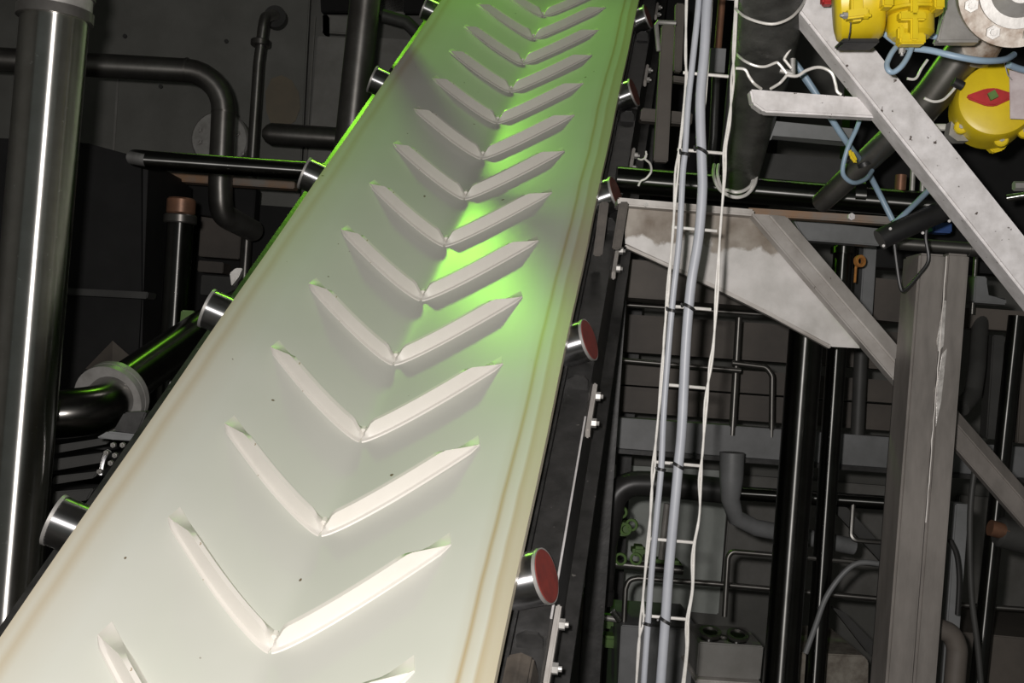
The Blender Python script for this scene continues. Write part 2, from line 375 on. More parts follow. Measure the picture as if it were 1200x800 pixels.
H = 0.030
def arm_bm(side, s0, rnd):
    bm = bmesh.new(); uvl = bm.loops.layers.uv.new('UVMap'); n = 32; W, TL = 0.266, 0.214; rings = []
    for i in range(n+1):
        f = i/n
        # profile along the arm: notch at the apex, ramp at the tip
        k = min(1.0, max(0.03, (1-f)/0.20)); h = H*k*(0.97+0.05*rnd)
        q = max(0.0, 1-f/0.105)                     # slanted inner end: the notch between the arms
        h *= 1-0.93*q
        a = side*(0.001+f*W); s = s0 + TL*f**1.22
        e_ = min(1.0, max(.12, (1-f)/.05)); kb = min(1.0, max(0.0, (0.86-f)/.10)); bt = .0165+(1-kb)*.015
        prof = [(-.010*e_, -.001), (-.0075*e_, .0022*e_), (-.001, .0032*e_), (.0015, min(.007, .003*e_+h*.2)), (.0075*k, h), (.0075*k+(bt-.0075*k)*e_, min(h, H*kb)+.0006), (bt+.0165*e_*kb+.001, .0004), (bt+.0185*e_*kb+.002, -.001)]
        # offset prof perpendicular to the arm's run (slightly skewed)
        rings.append([bm.verts.new(B(a - side*0.45*o_*0.6, s + o_*0.95, z)) for o_, z in prof])
    m = len(rings[0])
    for i in range(n):
        for j in range(m-1): bm.faces.new((rings[i][j], rings[i][j+1], rings[i+1][j+1], rings[i+1][j]))
        bm.faces.new((rings[i][m-1], rings[i][0], rings[i+1][0], rings[i+1][m-1]))
    bm.faces.new(rings[0]); bm.faces.new(list(reversed(rings[-1])))
    return bm
SP, SA = 0.27276, -0.22824
for k in range(-4, 16):
    s = SA + k*SP
    if s < S0+.1 or s > S1-.3: continue
    for side in (-1, 1):
        obj('cleat', arm_bm(side, s, random.random()), 'cleat_rubber', belt)
    # moulded web in the notch between the two arms
    bm = bmesh.new()
    pts = [B(-.010, s+.013, .0), B(.010, s+.013, 0), B(.004, s+.020, H*.45), B(-.004, s+.020, H*.45)]
    prism(bm, pts, D*0.010)
    obj('cleat_web', bm, 'cleat_rubber', belt)

# idler rollers
dR = (C*math.cos(TR)+NN*math.sin(TR)); dL = (-C*math.cos(TR)+NN*math.sin(TR))
RR = 0.046; RT_ = math.radians(24)
ordn = ['lowest', 'second lowest', 'middle', 'fourth from the bottom', 'topmost']
for side in (-1, 1):
    d_ = dR if side > 0 else dL
    for i, s in enumerate(IDL):
        if not 1 <= i <= 5: continue
        s += .078 if side > 0 else .085
        ce = B(side*0.36, s, -0.013-RR); tl_ = (C*side*math.cos(RT_)+NN*math.sin(RT_)); c0 = ce - tl_*0.27; c1 = ce + tl_*(0.072 if side > 0 else 0.100)
        ax = (c1-c0).normalized()
        if 1 <= i <= 5: nm = ordn[i-1]
        else: nm = 'out of view ' + ('lower' if i < 1 else 'upper')
        lab = f'{nm} chrome idler roller end showing along the {"right" if side>0 else "left"} belt edge'
        t = thing('idler_roller', c0, lab, 'roller', 'idler rollers under the belt edges')
        bm = bmesh.new(); tube_bm(bm, [c0, c0+ax*.004, c1-ax*.006, c1-ax*.002], [RR-.003, RR, RR, RR-.002], 32)
        obj('shell', bm, 'chrome_shell', t)
        obj('shaft', cyl_bm(c0-ax*.03, ax, .010, (c1-c0).length+.02, 12), 'stainless_dark', t)
        cap = obj('end_cap', cyl_bm(c1-ax*.002, ax, RR-.001, .005, 32, .001), ('red_cap' if i < 3 else 'cap_brown') if side > 0 else 'cast_steel', t)
        if side > 0: cap['label'] = 'dull red end cap'
        obj('rim', ring_bm(c1-ax*.004, ax, RR+.0015, RR-.0015, .006), 'cast_steel', t)

# conveyor frame: two channels, brackets, bolts, cross bars
fr = thing('conveyor_stringer', F(0, 0, -0.3), 'black steel channel frame carrying the pale belt and its rollers', 'conveyor frame')
def channel(side):
    bm = bmesh.new(); v0, v1 = .388*side, (.442 if side > 0 else .472)*side; pr = []
    poly = [(v0, .0), (v1, .0), (v1, -.20), (v0, -.20), (v0, -.188), (v1-.010*side, -.188), (v1-.010*side, -.012), (v0, -.012)]
    prism(bm, [F(v, S0, n) for v, n in poly], D*(S1-S0)); return bm
for side in (-1, 1): obj('side_channel', channel(side), 'frame_black', fr)
# inner skirt below the belt edge
for side in (-1, 1):
    bm = bmesh.new(); prism(bm, [F(.380*side, S0, .010), F(.387*side, S0, .010), F(.387*side, S0, -.2), F(.380*side, S0, -.2)], D*(S1-S0)); obj('skirt', bm, 'frame_black', fr)
# lower outer flange seen beside the web
bm = bmesh.new(); prism(bm, [F(.40, S0, -.201), F(.470, S0, -.201), F(.470, S0, -.216), F(.40, S0, -.216)], D*(S1-S0)); obj('lower_flange', bm, 'frame_black', fr)
for s in (-.12, .535, 1.19, 1.80, 2.55, 3.3):
    br = obox('bracket', F(.448, s, -.045), (D, NN, C), (.085, .012, .005), 'galvanised_dull', fr)
    for q in (-.045, .05): bolt(F(.453, s+q, -.045), C, .010, .010, br)
br = obox('bracket', F(.448, -.33, -.06), (D, NN, C), (.07, .012, .005), 'galvanised_dull', fr)
for q in (.05,): bolt(F(.453, -.33+q, -.06), C, .010, .010, br, 'rusty_strip')
tube('bead', [F(.443, -.10, .001), F(.443, .16, .001), F(.443, .45, .001)], .0022, 'galvanised', fr, seg=6)
for s in IDL:
    bm = bmesh.new(); prism(bm, [F(-.39, s-.03, -.09), F(.39, s-.03, -.09), F(.39, s-.03, -.10), F(-.39, s-.03, -.10)], D*.06); obj('cross_bar', bm, 'frame_black', fr)
    for side in (-1, 1):
        bm = bmesh.new(); prism(bm, [F(.395*side, s-.028, 0), F(.438*side, s-.028, 0), F(.438*side, s-.028, .025), F(.43*side, s-.028, .035), F(.41*side, s-.028, .035), F(.395*side, s-.028, .025)], D*.006); obj('roller_lug', bm, 'frame_black', fr)
# rusty tail cover low on the right
bm = bmesh.new(); prism(bm, [F(.390, -.64, .045), F(.412, -.64, .055), F(.432, -.64, .045), F(.440, -.64, .002), F(.390, -.64, .002)], D*.42); bev(bm, .004)
tag(obj('tail_guard', bm, 'rusty_black'), 'worn brownish guard plate along the belt edge below the lowest red roller', 'guard plate')
for side in (-1, 1):
    for s in (-1.2, 1.6, 3.6):
        p = F(.43*side, s, -.215); h = p.z
        if h > .1:
            q = obox('leg', V((p.x, p.y, h/2)), (X, Y, Z), (.03, .03, h/2), 'frame_black', fr)

# ------------------------------------------------------------------ RIGHT SIDE
# wire ladder tray hung vertically
TD = 2.30
tr = thing('cable_tray', at_z(760, 800, TD, 0.05), 'upright bright wire cable tray with thin rungs standing right of the belt', 'cable tray')
left = [(805, -60), (805, 0), (803, 66), (806, 104), (798, 165), (794, 210), (788, 275), (784, 340), (778, 395), (777, 440), (769, 510), (767.5, 548), (763, 580), (761, 635), (754, 690), (754, 728), (748, 755), (745, 820)]
left2 = [(808, -60), (804, 0), (804, 62), (803, 104), (796.5, 170), (791, 205), (789, 272), (782, 335), (779, 392), (774.5, 440), (770, 505), (764, 550), (764, 585), (758, 640), (755, 685), (750, 730), (749, 760), (744, 820)]
right = [(868, -60), (864, 0), (861, 62), (857, 92), (856, 140), (851, 172), (850, 205), (844, 268), (842, 335), (836, 400), (831, 430), (829, 470), (823, 530), (822, 560), (819, 610), (814, 640), (812, 690), (807, 725), (806, 760), (800, 820)]
right2 = [(863, -60), (862, 0), (859, 60), (860, 95), (853, 145), (848, 178), (848, 208), (845, 262), (839, 335), (837, 395), (834, 428), (826, 470), (824, 525), (819, 562), (820, 600), (811, 650), (811, 690), (804, 730), (804, 765), (797, 820)]
for ln in (left, left2, right, right2):
    q = [pt(x, y, TD) for x, y in ln]
    a = V((q[0].x, q[0].y, CEIL)); b = V((q[-1].x, q[-1].y, 0.0))
    tube('side_wire', [a]+q+[b], .0024, 'bright_wire', tr, smooth=True, seg=8, tails=2)
for y in (-4, 87, 177, 268, 360, 452, 543, 633, 723, 812):
    xl = 805-.0745*y; xr = xl+52 if y != 633 else xl+48
    tube('rung', [(xl+2, y-2, TD+.004), (xl+55, y+2.6, TD+.004)], .0034, 'bright_wire', tr, seg=8)
thin = [(822, -60), (819, 0), (813, 60), (806.5, 120), (803, 175), (800, 205), (796, 280), (789, 345), (784, 400), (778, 480), (775, 545), (770, 600), (764, 665), (760, 720), (755, 790), (753, 830)]
thick = [(838, -60), (829, 0), (825.5, 60), (821, 110), (821, 150), (822.5, 190), (823, 225), (818.5, 280), (810, 332), (804, 400), (799, 500), (795, 545), (790, 600), (784, 665), (780, 722), (775, 790), (772, 830)]
q = [pt(x, y, TD-.012) for x, y in thin]; q = [V((q[0].x, q[0].y, CEIL))]+q+[V((q[-1].x, q[-1].y, 0))]
tag(tube('cable', q, rp(7.4, TD), 'grey_cable', None, smooth=True, seg=12, tails=2), 'thinner grey cable tied down the left of the wire tray', 'cable')
q = [pt(x, y, TD-.02) for x, y in thick]; q = [V((q[0].x, q[0].y, CEIL))]+q+[V((q[-1].x, q[-1].y, 0))]
tag(tube('cable', q, rp(11.6, TD), 'grey_cable', None, smooth=True, seg=14, tails=2), 'thicker pale grey cable tied down the middle of the wire tray', 'cable')
tag(tube('white_wire', [at_z(835, -20, TD, CEIL), (834, 0, TD), (831, 50, TD), (827, 112, TD), (823, 140, TD+.01)], .0026, 'bright_wire', None, smooth=True, seg=8, tails=1), 'short thin white wire along the right of the thick grey cable', 'wire')
def tie(x, y, r, dx, lab):
    c = pt(x, y, TD-(.012 if r < .009 else .02)); t = (Z*1.0 + X*dx).normalized()
    bm = ring_bm(c-t*.003, t, r+.0028, r, .0065, 20)
    e = pt(x-(r/TD*FX)-2, y-1, TD-.03); tube_bm(bm, [e, e-Y*.02+Z*.004-X*.004], .0022, 6)
    tag(obj('cable_tie', bm, 'black_rubber'), lab, 'cable tie', 'black ties on the grey cables')
for nm, (y, x1, x2) in zip(('topmost', 'second from the top', 'third from the top', 'lowest'), ((177, 803, 822), (360, 787.5, 807), (546, 775, 795), (727, 760, 779.5))):
    tie(x1, y+4, rp(7.6, TD), .15, f'{nm} black tie around the thinner grey cable'); tie(x2, y, rp(12.2, TD), .5, f'{nm} black tie around the thicker grey cable')

# diagonal bright bar, top right
def bar(poly2, wpx, dpt, m, name, label, cat):
    """square hollow bar along a run seen from (x,y,d) to (x,y,d); wpx = seen width"""
    a, b = P(poly2[0]), P(poly2[1]); ax = (b-a).normalized(); hw = rp(wpx, poly2[0][2])
    side = ax.cross(Y).normalized(); dep = side.cross(ax)
    if dep.y < 0: dep = -dep
    bm = bmesh.new()
    prism(bm, [a-side*hw, a+side*hw, a+side*hw+dep*dpt, a-side*hw+dep*dpt], b-a); bev(bm, .005, 2)
    return tag(obj(name, bm, m), label, cat)
bar([(894, -75, 2.25), (1380, 535, 2.25)], 43, .065, 'galvanised', 'brace', 'broad bright speckled steel brace slanting down under the yellow actuators', 'brace')
# level bar with a clipped corner
b1 = tag(slab('flat_bar', [(879, 104), (1040, 116), (1052, 139), (896, 131), (882, 121)], 2.29, .035, 'galvanised'), 'level bright bar with a clipped end joining the broad brace', 'bar')
# duct
dt = thing('flexible_duct', pt(866, 215, 3.0), 'thick black wrapped duct with wire clamps hanging beside the wire tray', 'duct')
q0, q1, q2 = pt(915, -90, 2.15), pt(895, 75, 2.45), pt(866, 212, 2.95)
pts = [V((q0.x+.02, q0.y-.05, CEIL))]+smoothline([q0, pt(906, 0, 2.3), q1, pt(880, 140, 2.7), q2], 6)
rr = []
for p_ in pts:
    z_ = p_.z; zt, zb = pt(906, 0, 2.3).z, q2.z
    f_ = max(0, min(1, (z_-zb)/(zt-zb))); rr.append(.048+.022*f_)
obj('wrap', tube_bm(bmesh.new(), pts, rr, 24), 'duct_wrap', dt)
def arcwire(name, pxs, d, r, m, parent):
    return tube(name, [(x, y, d + (z if z else 0)) for x, y, z in [(p+(0,))[:3] for p in pxs]], r, m, parent, smooth=True, seg=8)
arcwire('clamp_wire', [(862, 10, .06), (872, 19), (890, 26, -.03), (908, 28, -.04), (926, 21, -.03), (938, 9), (945, -4, .05)], 2.205, .0028, 'bright_wire', dt)
arcwire('clamp_wire', [(863, 63, .06), (872, 71, .01), (885, 77), (897, 78), (909, 73.5), (913, 75), (922, 86)], 2.345, .0030, 'bright_wire', dt)
arcwire('clamp_wire', [(930, 46, .06), (928, 54), (919.5, 68), (921, 72), (927.5, 80)], 2.345, .0030, 'bright_wire', dt)
arcwire('clamp_wire', [(862, 80, .0), (873, 81.5), (878, 90), (884, 98), (892, 104, .02)], 2.33, .0032, 'bright_wire', dt)
arcwire('clamp_wire', [(903, 104, .02), (913, 98), (918, 93), (922, 88)], 2.33, .0032, 'bright_wire', dt)
cb = obj('clamp_bolt', cyl_bm(pt(914, 82, 2.36), RT+UP*-.3, .006, .03, 8), 'cast_steel', dt)
obj('clamp_bolt', cyl_bm(pt(929, 88, 2.36), UP, .006, .035, 8), 'cast_steel', dt)
for off in (0, 5):
    arcwire('saddle_ring', [(837+off, 193, .1), (836+off, 205, .03), (842+off*.7, 220, 0), (852+off*.4, 228-off, -.02), (864, 231-off*1.2, -.03), (876-off*.4, 227-off, -.02), (885-off*.7, 214, 0), (887-off, 196, .05)], 2.86, .0045, 'bright_wire', dt)
arcwire('strap', [(922, 88), (934, 89), (944, 83), (956, 79), (966, 80), (975, 86), (979, 98), (981, 107), (986, 111)], 2.33, .0034, 'bright_wire', dt)
# big flange, collar and the dark pipe running down to the left
fl = thing('pipe_flange', pt(1185, 0, 2.05), 'large crusted bolted pipe flange in the upper right corner', 'flange')
fc = pt(1190, -12, 2.02); fd = (-FWD + RT*-.28 + UP*-.30).normalized()
obj('disc', ring_bm(fc, fd, rp(128, 2.05), rp(66, 2.05), .035, 48), 'white_crust', fl)
obj('disc', ring_bm(fc-fd*.05, fd, rp(124, 2.05), rp(66, 2.05), .040, 48), 'cast_steel', fl)
obj('hub', ring_bm(fc+fd*.033, fd, rp(86, 2.05), rp(62, 2.05), .02, 40), 'cast_steel', fl)
bm = bmesh.new(); tube_bm(bm, [fc-fd*.2, fc+fd*.05, fc+fd*.075], [rp(64, 2.05), rp(64, 2.05), rp(30, 2.05)], 32); obj('nozzle', bm, 'cast_steel', fl)
a_, b_ = axes(fd)
for k in range(8):
    t = 2*math.pi*(k+.42)/8; bolt(fc+fd*.035+(a_*math.cos(t)+b_*math.sin(t))*rp(104, 2.05), fd, .0125, .014, fl)
tag(slab('bracket_plate', [(1113, -10), (1113, 2), (1098, 49), (1150, 49), (1143, 30), (1130, -10)], 2.12, .03, 'cast_steel'), 'grey wedge bracket plate between the yellow actuator and the crusted flange', 'bracket')
dp = thing('process_pipe', pt(965, 235, 3.0), 'dark diagonal pipe running down left from the crusted flange collar behind the brace', 'pipe')
tube('pipe', [pt(1160, 20, 2.30), pt(1096, 108, 2.42), pt(1076, 130, 2.47), pt(1062, 144, 2.50), pt(1020, 184, 2.68), pt(963, 237, 2.92)], [.041, .041, .041, .030, .030, .027], 'stainless_soft', dp, seg=24)
ca, cb_ = pt(1155, 28, 2.31), pt(1138, 62, 2.36); cd = (cb_-ca).normalized()
obj('collar', cyl_bm(ca, cd, .052, .062, 28, .006), 'white_crust', dp); obj('collar', cyl_bm(ca+cd*.066, cd, .047, .012, 28, .003), 'cast_steel', dp)
arcwire('clamp_wire', [(1083, 115), (1094, 119), (1105, 117), (1114, 109), (1119, 103)], 2.33, .003, 'bright_wire', dp)
arcwire('clamp_wire', [(1063, 92), (1073, 92), (1080, 80), (1087, 70)], 2.38, .003, 'bright_wire', dp)

# yellow actuators
def drum(c, ax, r, L, m, parent, name='housing', bulge=.012):
    bm = bmesh.new(); ax = ax.normalized()
    fs = [(0, .72), (.04, .90), (.12, .985), (.3, 1.0), (.5, 1.0+bulge), (.7, 1.0), (.88, .985), (.96, .92), (1, .8)]
    tube_bm(bm, [c+ax*(L*f) for f, _ in fs], [r*g for _, g in fs], 36); return obj(name, bm, m, parent)
A1 = thing('valve_actuator', pt(1005, 52, 2.0), 'upper left yellow rounded actuator drum in front of the bright brace', 'actuator')
ax1 = (RT*1 + UP*.06 - FWD*.25).normalized()
drum(pt(976, 3, 2.06), ax1, rp(98, 2.05), rp(112, 2.05), 'yellow_paint', A1)
rb = obox('rib', pt(1003, 0, 1.975), (ax1, UP, FWD), (.010, .040, .010), 'yellow_paint', A1)
obox('clamp_block', pt(1003, 17, 1.962), (ax1, UP, FWD), (.019, .008, .010), 'yellow_paint', A1)
bolt(pt(993, 18, 1.955), -RT, .006, .008, A1); bolt(pt(1012, 18, 1.955), RT, .006, .008, A1, 'yellow_paint')
obj('seam', tube_bm(bmesh.new(), [pt(997, 26, 1.972), pt(996, 38, 1.975), pt(994, 47, 1.99)], .0012, 6), 'machine_dark', A1)
obox('shadow_strip', pt(1004, 52, 2.04), (RT, UP, FWD), (.034, .005, .025), 'black_rubber', A1)  # black strip put in as the shadow under the drum
A2 = thing('valve_actuator', pt(1067, 53, 2.0), 'upper middle yellow ribbed actuator box hanging above a looped blue hose', 'actuator')
drum(pt(1040, -4, 2.06), (RT+UP*-.02), rp(82, 2.04), rp(58, 2.05), 'yellow_paint', A2)
obj('body', cyl_bm(pt(1069, -60, 2.02), -UP, .050, .118, 28, .006), 'yellow_paint', A2)
obj('body', cyl_bm(pt(1067, 14, 2.02), -UP, .041, .048, 28, .008), 'yellow_paint', A2)
obox('rib', pt(1070, 16, 1.975), (RT, UP, FWD), (.007, .050, .010), 'yellow_paint', A2)
obox('flange_band', pt(1068, 20, 1.975), (RT, UP, FWD), (.024, .008, .010), 'yellow_paint', A2)
obj('flange_band', cyl_bm(pt(1068, 13, 2.02), -UP, .055, .006, 28, .001), 'yellow_paint', A2)
obox('foot', pt(1067, 47, 1.985), (RT, UP, FWD), (.023, .010, .014), 'yellow_paint', A2)
obox('lug', pt(1098, 5, 1.97), (RT, UP, FWD), (.009, .012, .015), 'yellow_paint', A2)
obox('lug', pt(1038, 4, 1.97), (RT, UP, FWD), (.010, .010, .015), 'yellow_paint', A2)
obox('lug', pt(1055, 40, 1.98), (RT, UP, FWD), (.006, .012, .008), 'yellow_paint', A2)
bolt(pt(1057, 57, 1.97), -UP, .006, .008, A2)
A3 = thing('valve_actuator', pt(1160, 165, 2.3), 'lower yellow round actuator with a red diamond position pointer', 'actuator')
ax3 = (-FWD + RT*-.22 + UP*.10).normalized(); c3 = pt(1163, 124, 2.38)
bm = bmesh.new(); r3 = rp(91, 2.33)
tube_bm(bm, [c3-ax3*.05, c3, c3+ax3*.035, c3+ax3*.046, c3+ax3*.050], [r3*1.0, r3, r3*.985, r3*.93, r3*.80], 48); obj('housing', bm, 'yellow_paint', A3)
u3 = (RT - ax3*RT.dot(ax3)).normalized(); w3 = ax3.cross(u3)
if w3.dot(UP) < 0: w3 = -w3
for (du, dw) in ((-.063, -.045), (.058, -.062), (.012, -.078), (.078, -.02)):
    lg = obj('lug', cyl_bm(c3-ax3*.002+u3*du*1.05+w3*dw*1.0, ax3, .015, .016, 14, .003), 'yellow_paint', A3)
    bolt(c3+ax3*.014+u3*du*1.05+w3*dw*1.0, ax3, .006, .004, lg)
cc = c3+ax3*.050+u3*-.012+w3*.003
bm = bmesh.new(); prism(bm, [cc+u3*x_+w3*y_ for x_, y_ in ((-.050, .006), (-.012, .018), (.008, .018), (.048, .001), (.046, -.004), (.006, -.021), (-.012, -.019), (-.048, -.001))], ax3*.010); bev(bm, .003); obj('pointer', bm, 'red_paint', A3)['label'] = 'red diamond pointer'
obj('shaft_square', prism(bmesh.new(), [cc+ax3*.009+u3*x_+w3*y_ for x_, y_ in ((-.010, .004), (.004, .011), (.011, -.004), (-.004, -.011))], ax3*.010), 'green_paint', A3)
obj('gland', cyl_bm(pt(1128, 101, 2.32), -RT+UP*.5, .010, .022, 10), 'black_rubber', A3)
obj('mount', prism(bmesh.new(), [pt(1115, 142, 2.40), pt(1135, 165, 2.40), pt(1122, 165, 2.40), pt(1112, 158, 2.40)], V((0, .03, 0))), 'cast_steel', A3)
tg = tag(slab('label_tag', [(1183, 82), (1200, 86), (1210, 140), (1184, 139)], 2.27, .002, 'paper_tag', None, 0), 'stained white hanging tag on the lower yellow actuator', 'tag')
tube('cord', [(1177, 74, 2.26), (1181, 88, 2.265), (1186, 94, 2.27)], .0012, 'cast_steel', tg, seg=6)
tag(obj('yellow_bracket', bev(prism(bmesh.new(), [pt(1158, 172, 2.42), pt(1187, 163, 2.42), pt(1176, 176, 2.42), pt(1165, 179, 2.42)], V((0, .02, 0))), .003), 'yellow_paint'), 'small yellow mounting ear under the lower actuator', 'bracket')
tag(obox('red_knob', pt(969, 1, 2.15), (RT, UP, FWD), (.011, .009, .012), 'red_paint', None, .004), 'tiny dark red knob left of the upper actuator', 'knob')
# blue hoses
def hose(pts, wpx, lab, m='blue_hose'):
    return tag(pxtube('hose', pts, wpx, m, None, smooth=True, seg=12), lab, 'hose')
hose([(1030, 33, 2.10), (1045, 46, 2.09), (1062, 55, 2.07), (1090, 59, 2.04), (1120, 66, 2.02), (1150, 71, 2.02), (1176, 70, 2.05), (1188, 64, 2.09)], 7.5, 'pale blue hose passing under the upper actuators to the flange collar')
hose([(1052, 53, 2.03), (1045, 62, 2.02), (1039.5, 74, 2.01), (1041, 82, 2.0), (1047, 84.5, 2.0), (1056, 78, 2.0), (1064, 66, 2.01), (1069, 53, 2.02)], 6.5, 'small looped blue hose hanging beneath the ribbed actuator')
hose([(1182, 76, 2.20), (1200, 82, 2.22), (1235, 88, 2.24)], 8, 'blue hose stub right of the flange above the lower actuator')
hose([(1085, 40, 2.14), (1100, 44, 2.14), (1128, 50, 2.18)], 7, 'short blue hose between the ribbed actuator and wedge bracket')
hose([(920, 60, 2.55), (938, 82, 2.55), (958, 112, 2.55), (976, 142, 2.56), (996, 172, 2.6), (1015, 198, 2.75), (1028, 222, 2.8), (1046, 258, 2.8)], 7.5, 'long blue hose slanting down right behind the clipped bar')
hose([(930, 76, 2.6), (952, 106, 2.6), (972, 136, 2.6), (992, 166, 2.62)], 5.5, 'second thinner blue hose alongside the long slanting one')
hose([(1010, 132, 2.52), (1004, 150, 2.52), (994, 172, 2.52), (988, 194, 2.53), (989, 206, 2.54), (1000, 214, 2.56), (1014, 210, 2.6), (1022, 200, 2.65)], 5.5, 'curling blue hose crossing over the long slanting one')
hose([(1100, 210, 2.55), (1090, 221, 2.6), (1066, 245, 2.7), (1044, 265, 2.75)], 7, 'short straight blue hose rising right to the broad brace')
tag(slab('cable_marker', [(995, 174), (1000, 176), (1006, 188), (1003, 192), (996, 183)], 2.50, .012, 'yellow_paint'), 'small yellow marker sleeve clipped on the crossing blue hoses', 'marker')
tag(obj('hose_band', ring_bm(pt(1012, 190, 2.66), V((.45, .1, -.9)), .016, .010, .010, 14), 'black_rubber'), 'black band around the long slanting blue hose', 'band')

# level dark pipe behind the tray
lp = thing('level_pipe', pt(900, 240, 3.1), 'thick dark level pipe crossing behind the wire tray above the gusset', 'pipe')
tube('pipe', [(722, 210, 3.12), (1120, 243, 3.12)], rp(31, 3.12), 'stainless_dark', lp, seg=28)
obj('collar', cyl_bm(pt(998, 228, 3.12), V((1, 0, 0)), rp(34, 3.12), .03, 28), 'stainless_dark', lp)
rg = tag(tube('hook_ring', [(758, 180, 2.95), (756, 186, 2.95), (762, 192, 2.94), (763, 201, 2.93), (757, 209, 2.93), (751, 212, 2.93), (748, 218, 2.93)], .003, 'bright_wire', None, smooth=True, seg=8), 'small bent wire hook over the level pipe near the belt frame', 'hook')
tube('wire', [(748, 186, 2.96), (752, 187, 2.95), (757, 184, 2.95), (757, 177, 2.95)], .0025, 'bright_wire', rg, smooth=True, seg=8)

# gusset plate with flange strip
GD = 2.92
gs = tag(slab('gusset_plate', [(732, 238), (882, 254), (1010, 408), (974, 406), (904, 368), (846, 339), (733, 287)], GD, .014, 'gusset_stained'), 'bright triangular gusset plate stained brown along its top', 'gusset plate')
slab('top_flange', [(724, 231), (884, 245), (884, 253), (724, 240)], GD-.05, .10, 'galvanised_dull', gs)
slab('lip', [(733, 285), (846, 337), (904, 366), (974, 404), (974, 409), (904, 371), (846, 342), (733, 290)], GD-.02, .03, 'galvanised_dull', gs)
bolt(pt(757, 240, GD-.05), -Y, .006, .006, gs)
for i, (a, b) in enumerate((((708, 236), (700, 300)), ((731, 236), (722, 292)))):
    tag(slab('tie_plate', [(a[0]-5, a[1]), (a[0]+6, a[1]), (b[0]+6, b[1]), (b[0]-5, b[1])], 2.80, .012, 'rusty_black'), ('rusty narrow tie plate hard against the belt frame', 'rusty narrow tie plate between belt frame and gusset')[i], 'plate')
# diagonal angle brace in front of gusset, continuing behind the post
def angle_brace(a, b, wl, wr, name, label, m):
    a, b = P(a), P(b); ax = (b-a).normalized(); sd = ax.cross(Y).normalized()
    if sd.x < 0: sd = -sd
    dp_ = V((0, 1, 0)) - ax*ax.y; dp_.normalize()
    bm = bmesh.new()
    # ridge in the middle: two faces folded back
    prism(bm, [a, a+sd*wr+dp_*.022, a+sd*wr+dp_*.060, a-sd*wl+dp_*.060, a-sd*wl+dp_*.024], b-a); bev(bm, .003)
    return tag(obj(name, bm, m), label, 'brace')
def fold_brace(l0, r0_, c0_, l1, r1_, c1_, d, label, m):
    bm = bmesh.new(); dd = .022; th = V((0, .05, 0))
    A = [pt(*l0, d+dd), pt(*c0_, d), pt(*r0_, d+dd)]; Bq = [pt(*l1, d+dd), pt(*c1_, d), pt(*r1_, d+dd)]
    A += [A[2]+th, A[0]+th]; Bq += [Bq[2]+th, Bq[0]+th]
    a = [bm.verts.new(p) for p in A]; b = [bm.verts.new(p) for p in Bq]
    bm.faces.new(a); bm.faces.new(list(reversed(b)))
    for i in range(5): bm.faces.new((a[i], b[i], b[(i+1) % 5], a[(i+1) % 5]))
    bev(bm, .004, 2)
    return tag(obj('angle_brace', bm, m), label, 'brace')
fold_brace((880, 250), (922, 253), (901, 251.5), (1084, 488), (1092, 451), (1088, 470), 2.84, 'bright folded angle brace sloping from the gusset to the upright post', 'galvanised_dull')
angle_brace((1098, 470, 2.86), (1290, 690, 2.86), rp(34, 2.86), rp(28, 2.86), 'angle_brace', 'lower dull brace continuing down right from behind the post', 'post_steel')

# post: two channels welded edge to edge
ps = thing('support_post', at_z(1068, 800, 2.66, 0), 'heavy square steel post with a welded seam and ground patch', 'post')
PD = 2.66
def post_half(x0, x1, th):
    top0, top1 = pt(x0, 296, PD), pt(x1, 298, PD); k = 0.0785
    b0, b1 = pt(x0-k*504, 800, PD), pt(x1-k*504, 800, PD)
    dr = (b0-top0).normalized(); ln = (top0.z)/-dr.z
    bm = bmesh.new(); prism(bm, [top0, top1, top1+V((0, th, 0)), top0+V((0, th, 0))], dr*ln); bev(bm, .006, 3); return bm
obj('channel', post_half(1078, 1109.2, .115), 'post_steel', ps); obj('channel', post_half(1110.3, 1137, .115), 'post_steel', ps)
wl = [pt(1109.7-.0785*(y-296), y, PD-.001) for y in range(300, 620, 12)]
obj('weld_bead', tube_bm(bmesh.new(), [p+X*random.uniform(-.0012, .0012) for p in wl], [random.uniform(.0012, .0022) for _ in wl], 8), 'galvanised_dull', ps)
for a in [[(1106, 352), (1109, 352), (1106, 405), (1100, 412), (1098, 400)], [(1104, 415), (1110, 408), (1103, 470), (1097, 500), (1098, 455)]]:
    slab('ground_patch', a, PD-.0025, .004, 'weld_scar', ps, .001)
obj('dark_strip', (lambda q: prism(bmesh.new(), [q[0], q[1], q[1]+V((0, .09, 0)), q[0]+V((0, .09, 0))], (pt(1036-.0*0, 800, PD+.06)-pt(1066, 420, PD+.06)).normalized()*3.2))([pt(1064, 420, PD+.06), pt(1079, 420, PD+.06)]), 'frame_black', ps)  # black upright strip behind the left edge of the post

# upright pipes
def vpipe(name, top, bot, d, w, m, label, to_floor=True, to_ceil=False, seg=24):
    a, b = pt(top[0], top[1], d), pt(bot[0], bot[1], d); dr = (b-a).normalized()
    if to_floor: b = a+dr*(a.z/-dr.z)
    if to_ceil: a = b-dr*((CEIL-b.z)/-dr.z)
    return tag(tube(name, [a, b], rp(w, d), m, None, seg=seg), label, 'pipe')
vpipe('upright_pipe', (946, 372), (914, 800), 3.32, 40, 'stainless_dark', 'thicker dark upright pipe below the gusset tip')
pB = vpipe('upright_pipe', (989, 286), (958, 745), 3.45, 23, 'stainless_dark', 'slimmer dark upright pipe between the thick pipe and the post')
obj('cap_ring', cyl_bm(pt(989, 290, 3.45), -Z, rp(30, 3.45), .02, 20), 'stainless_dark', pB)
vpipe('upright_pipe', (1192, 370), (1152, 745), 3.5, 20, 'stainless_dark', 'slim upright pipe farthest right of the post')

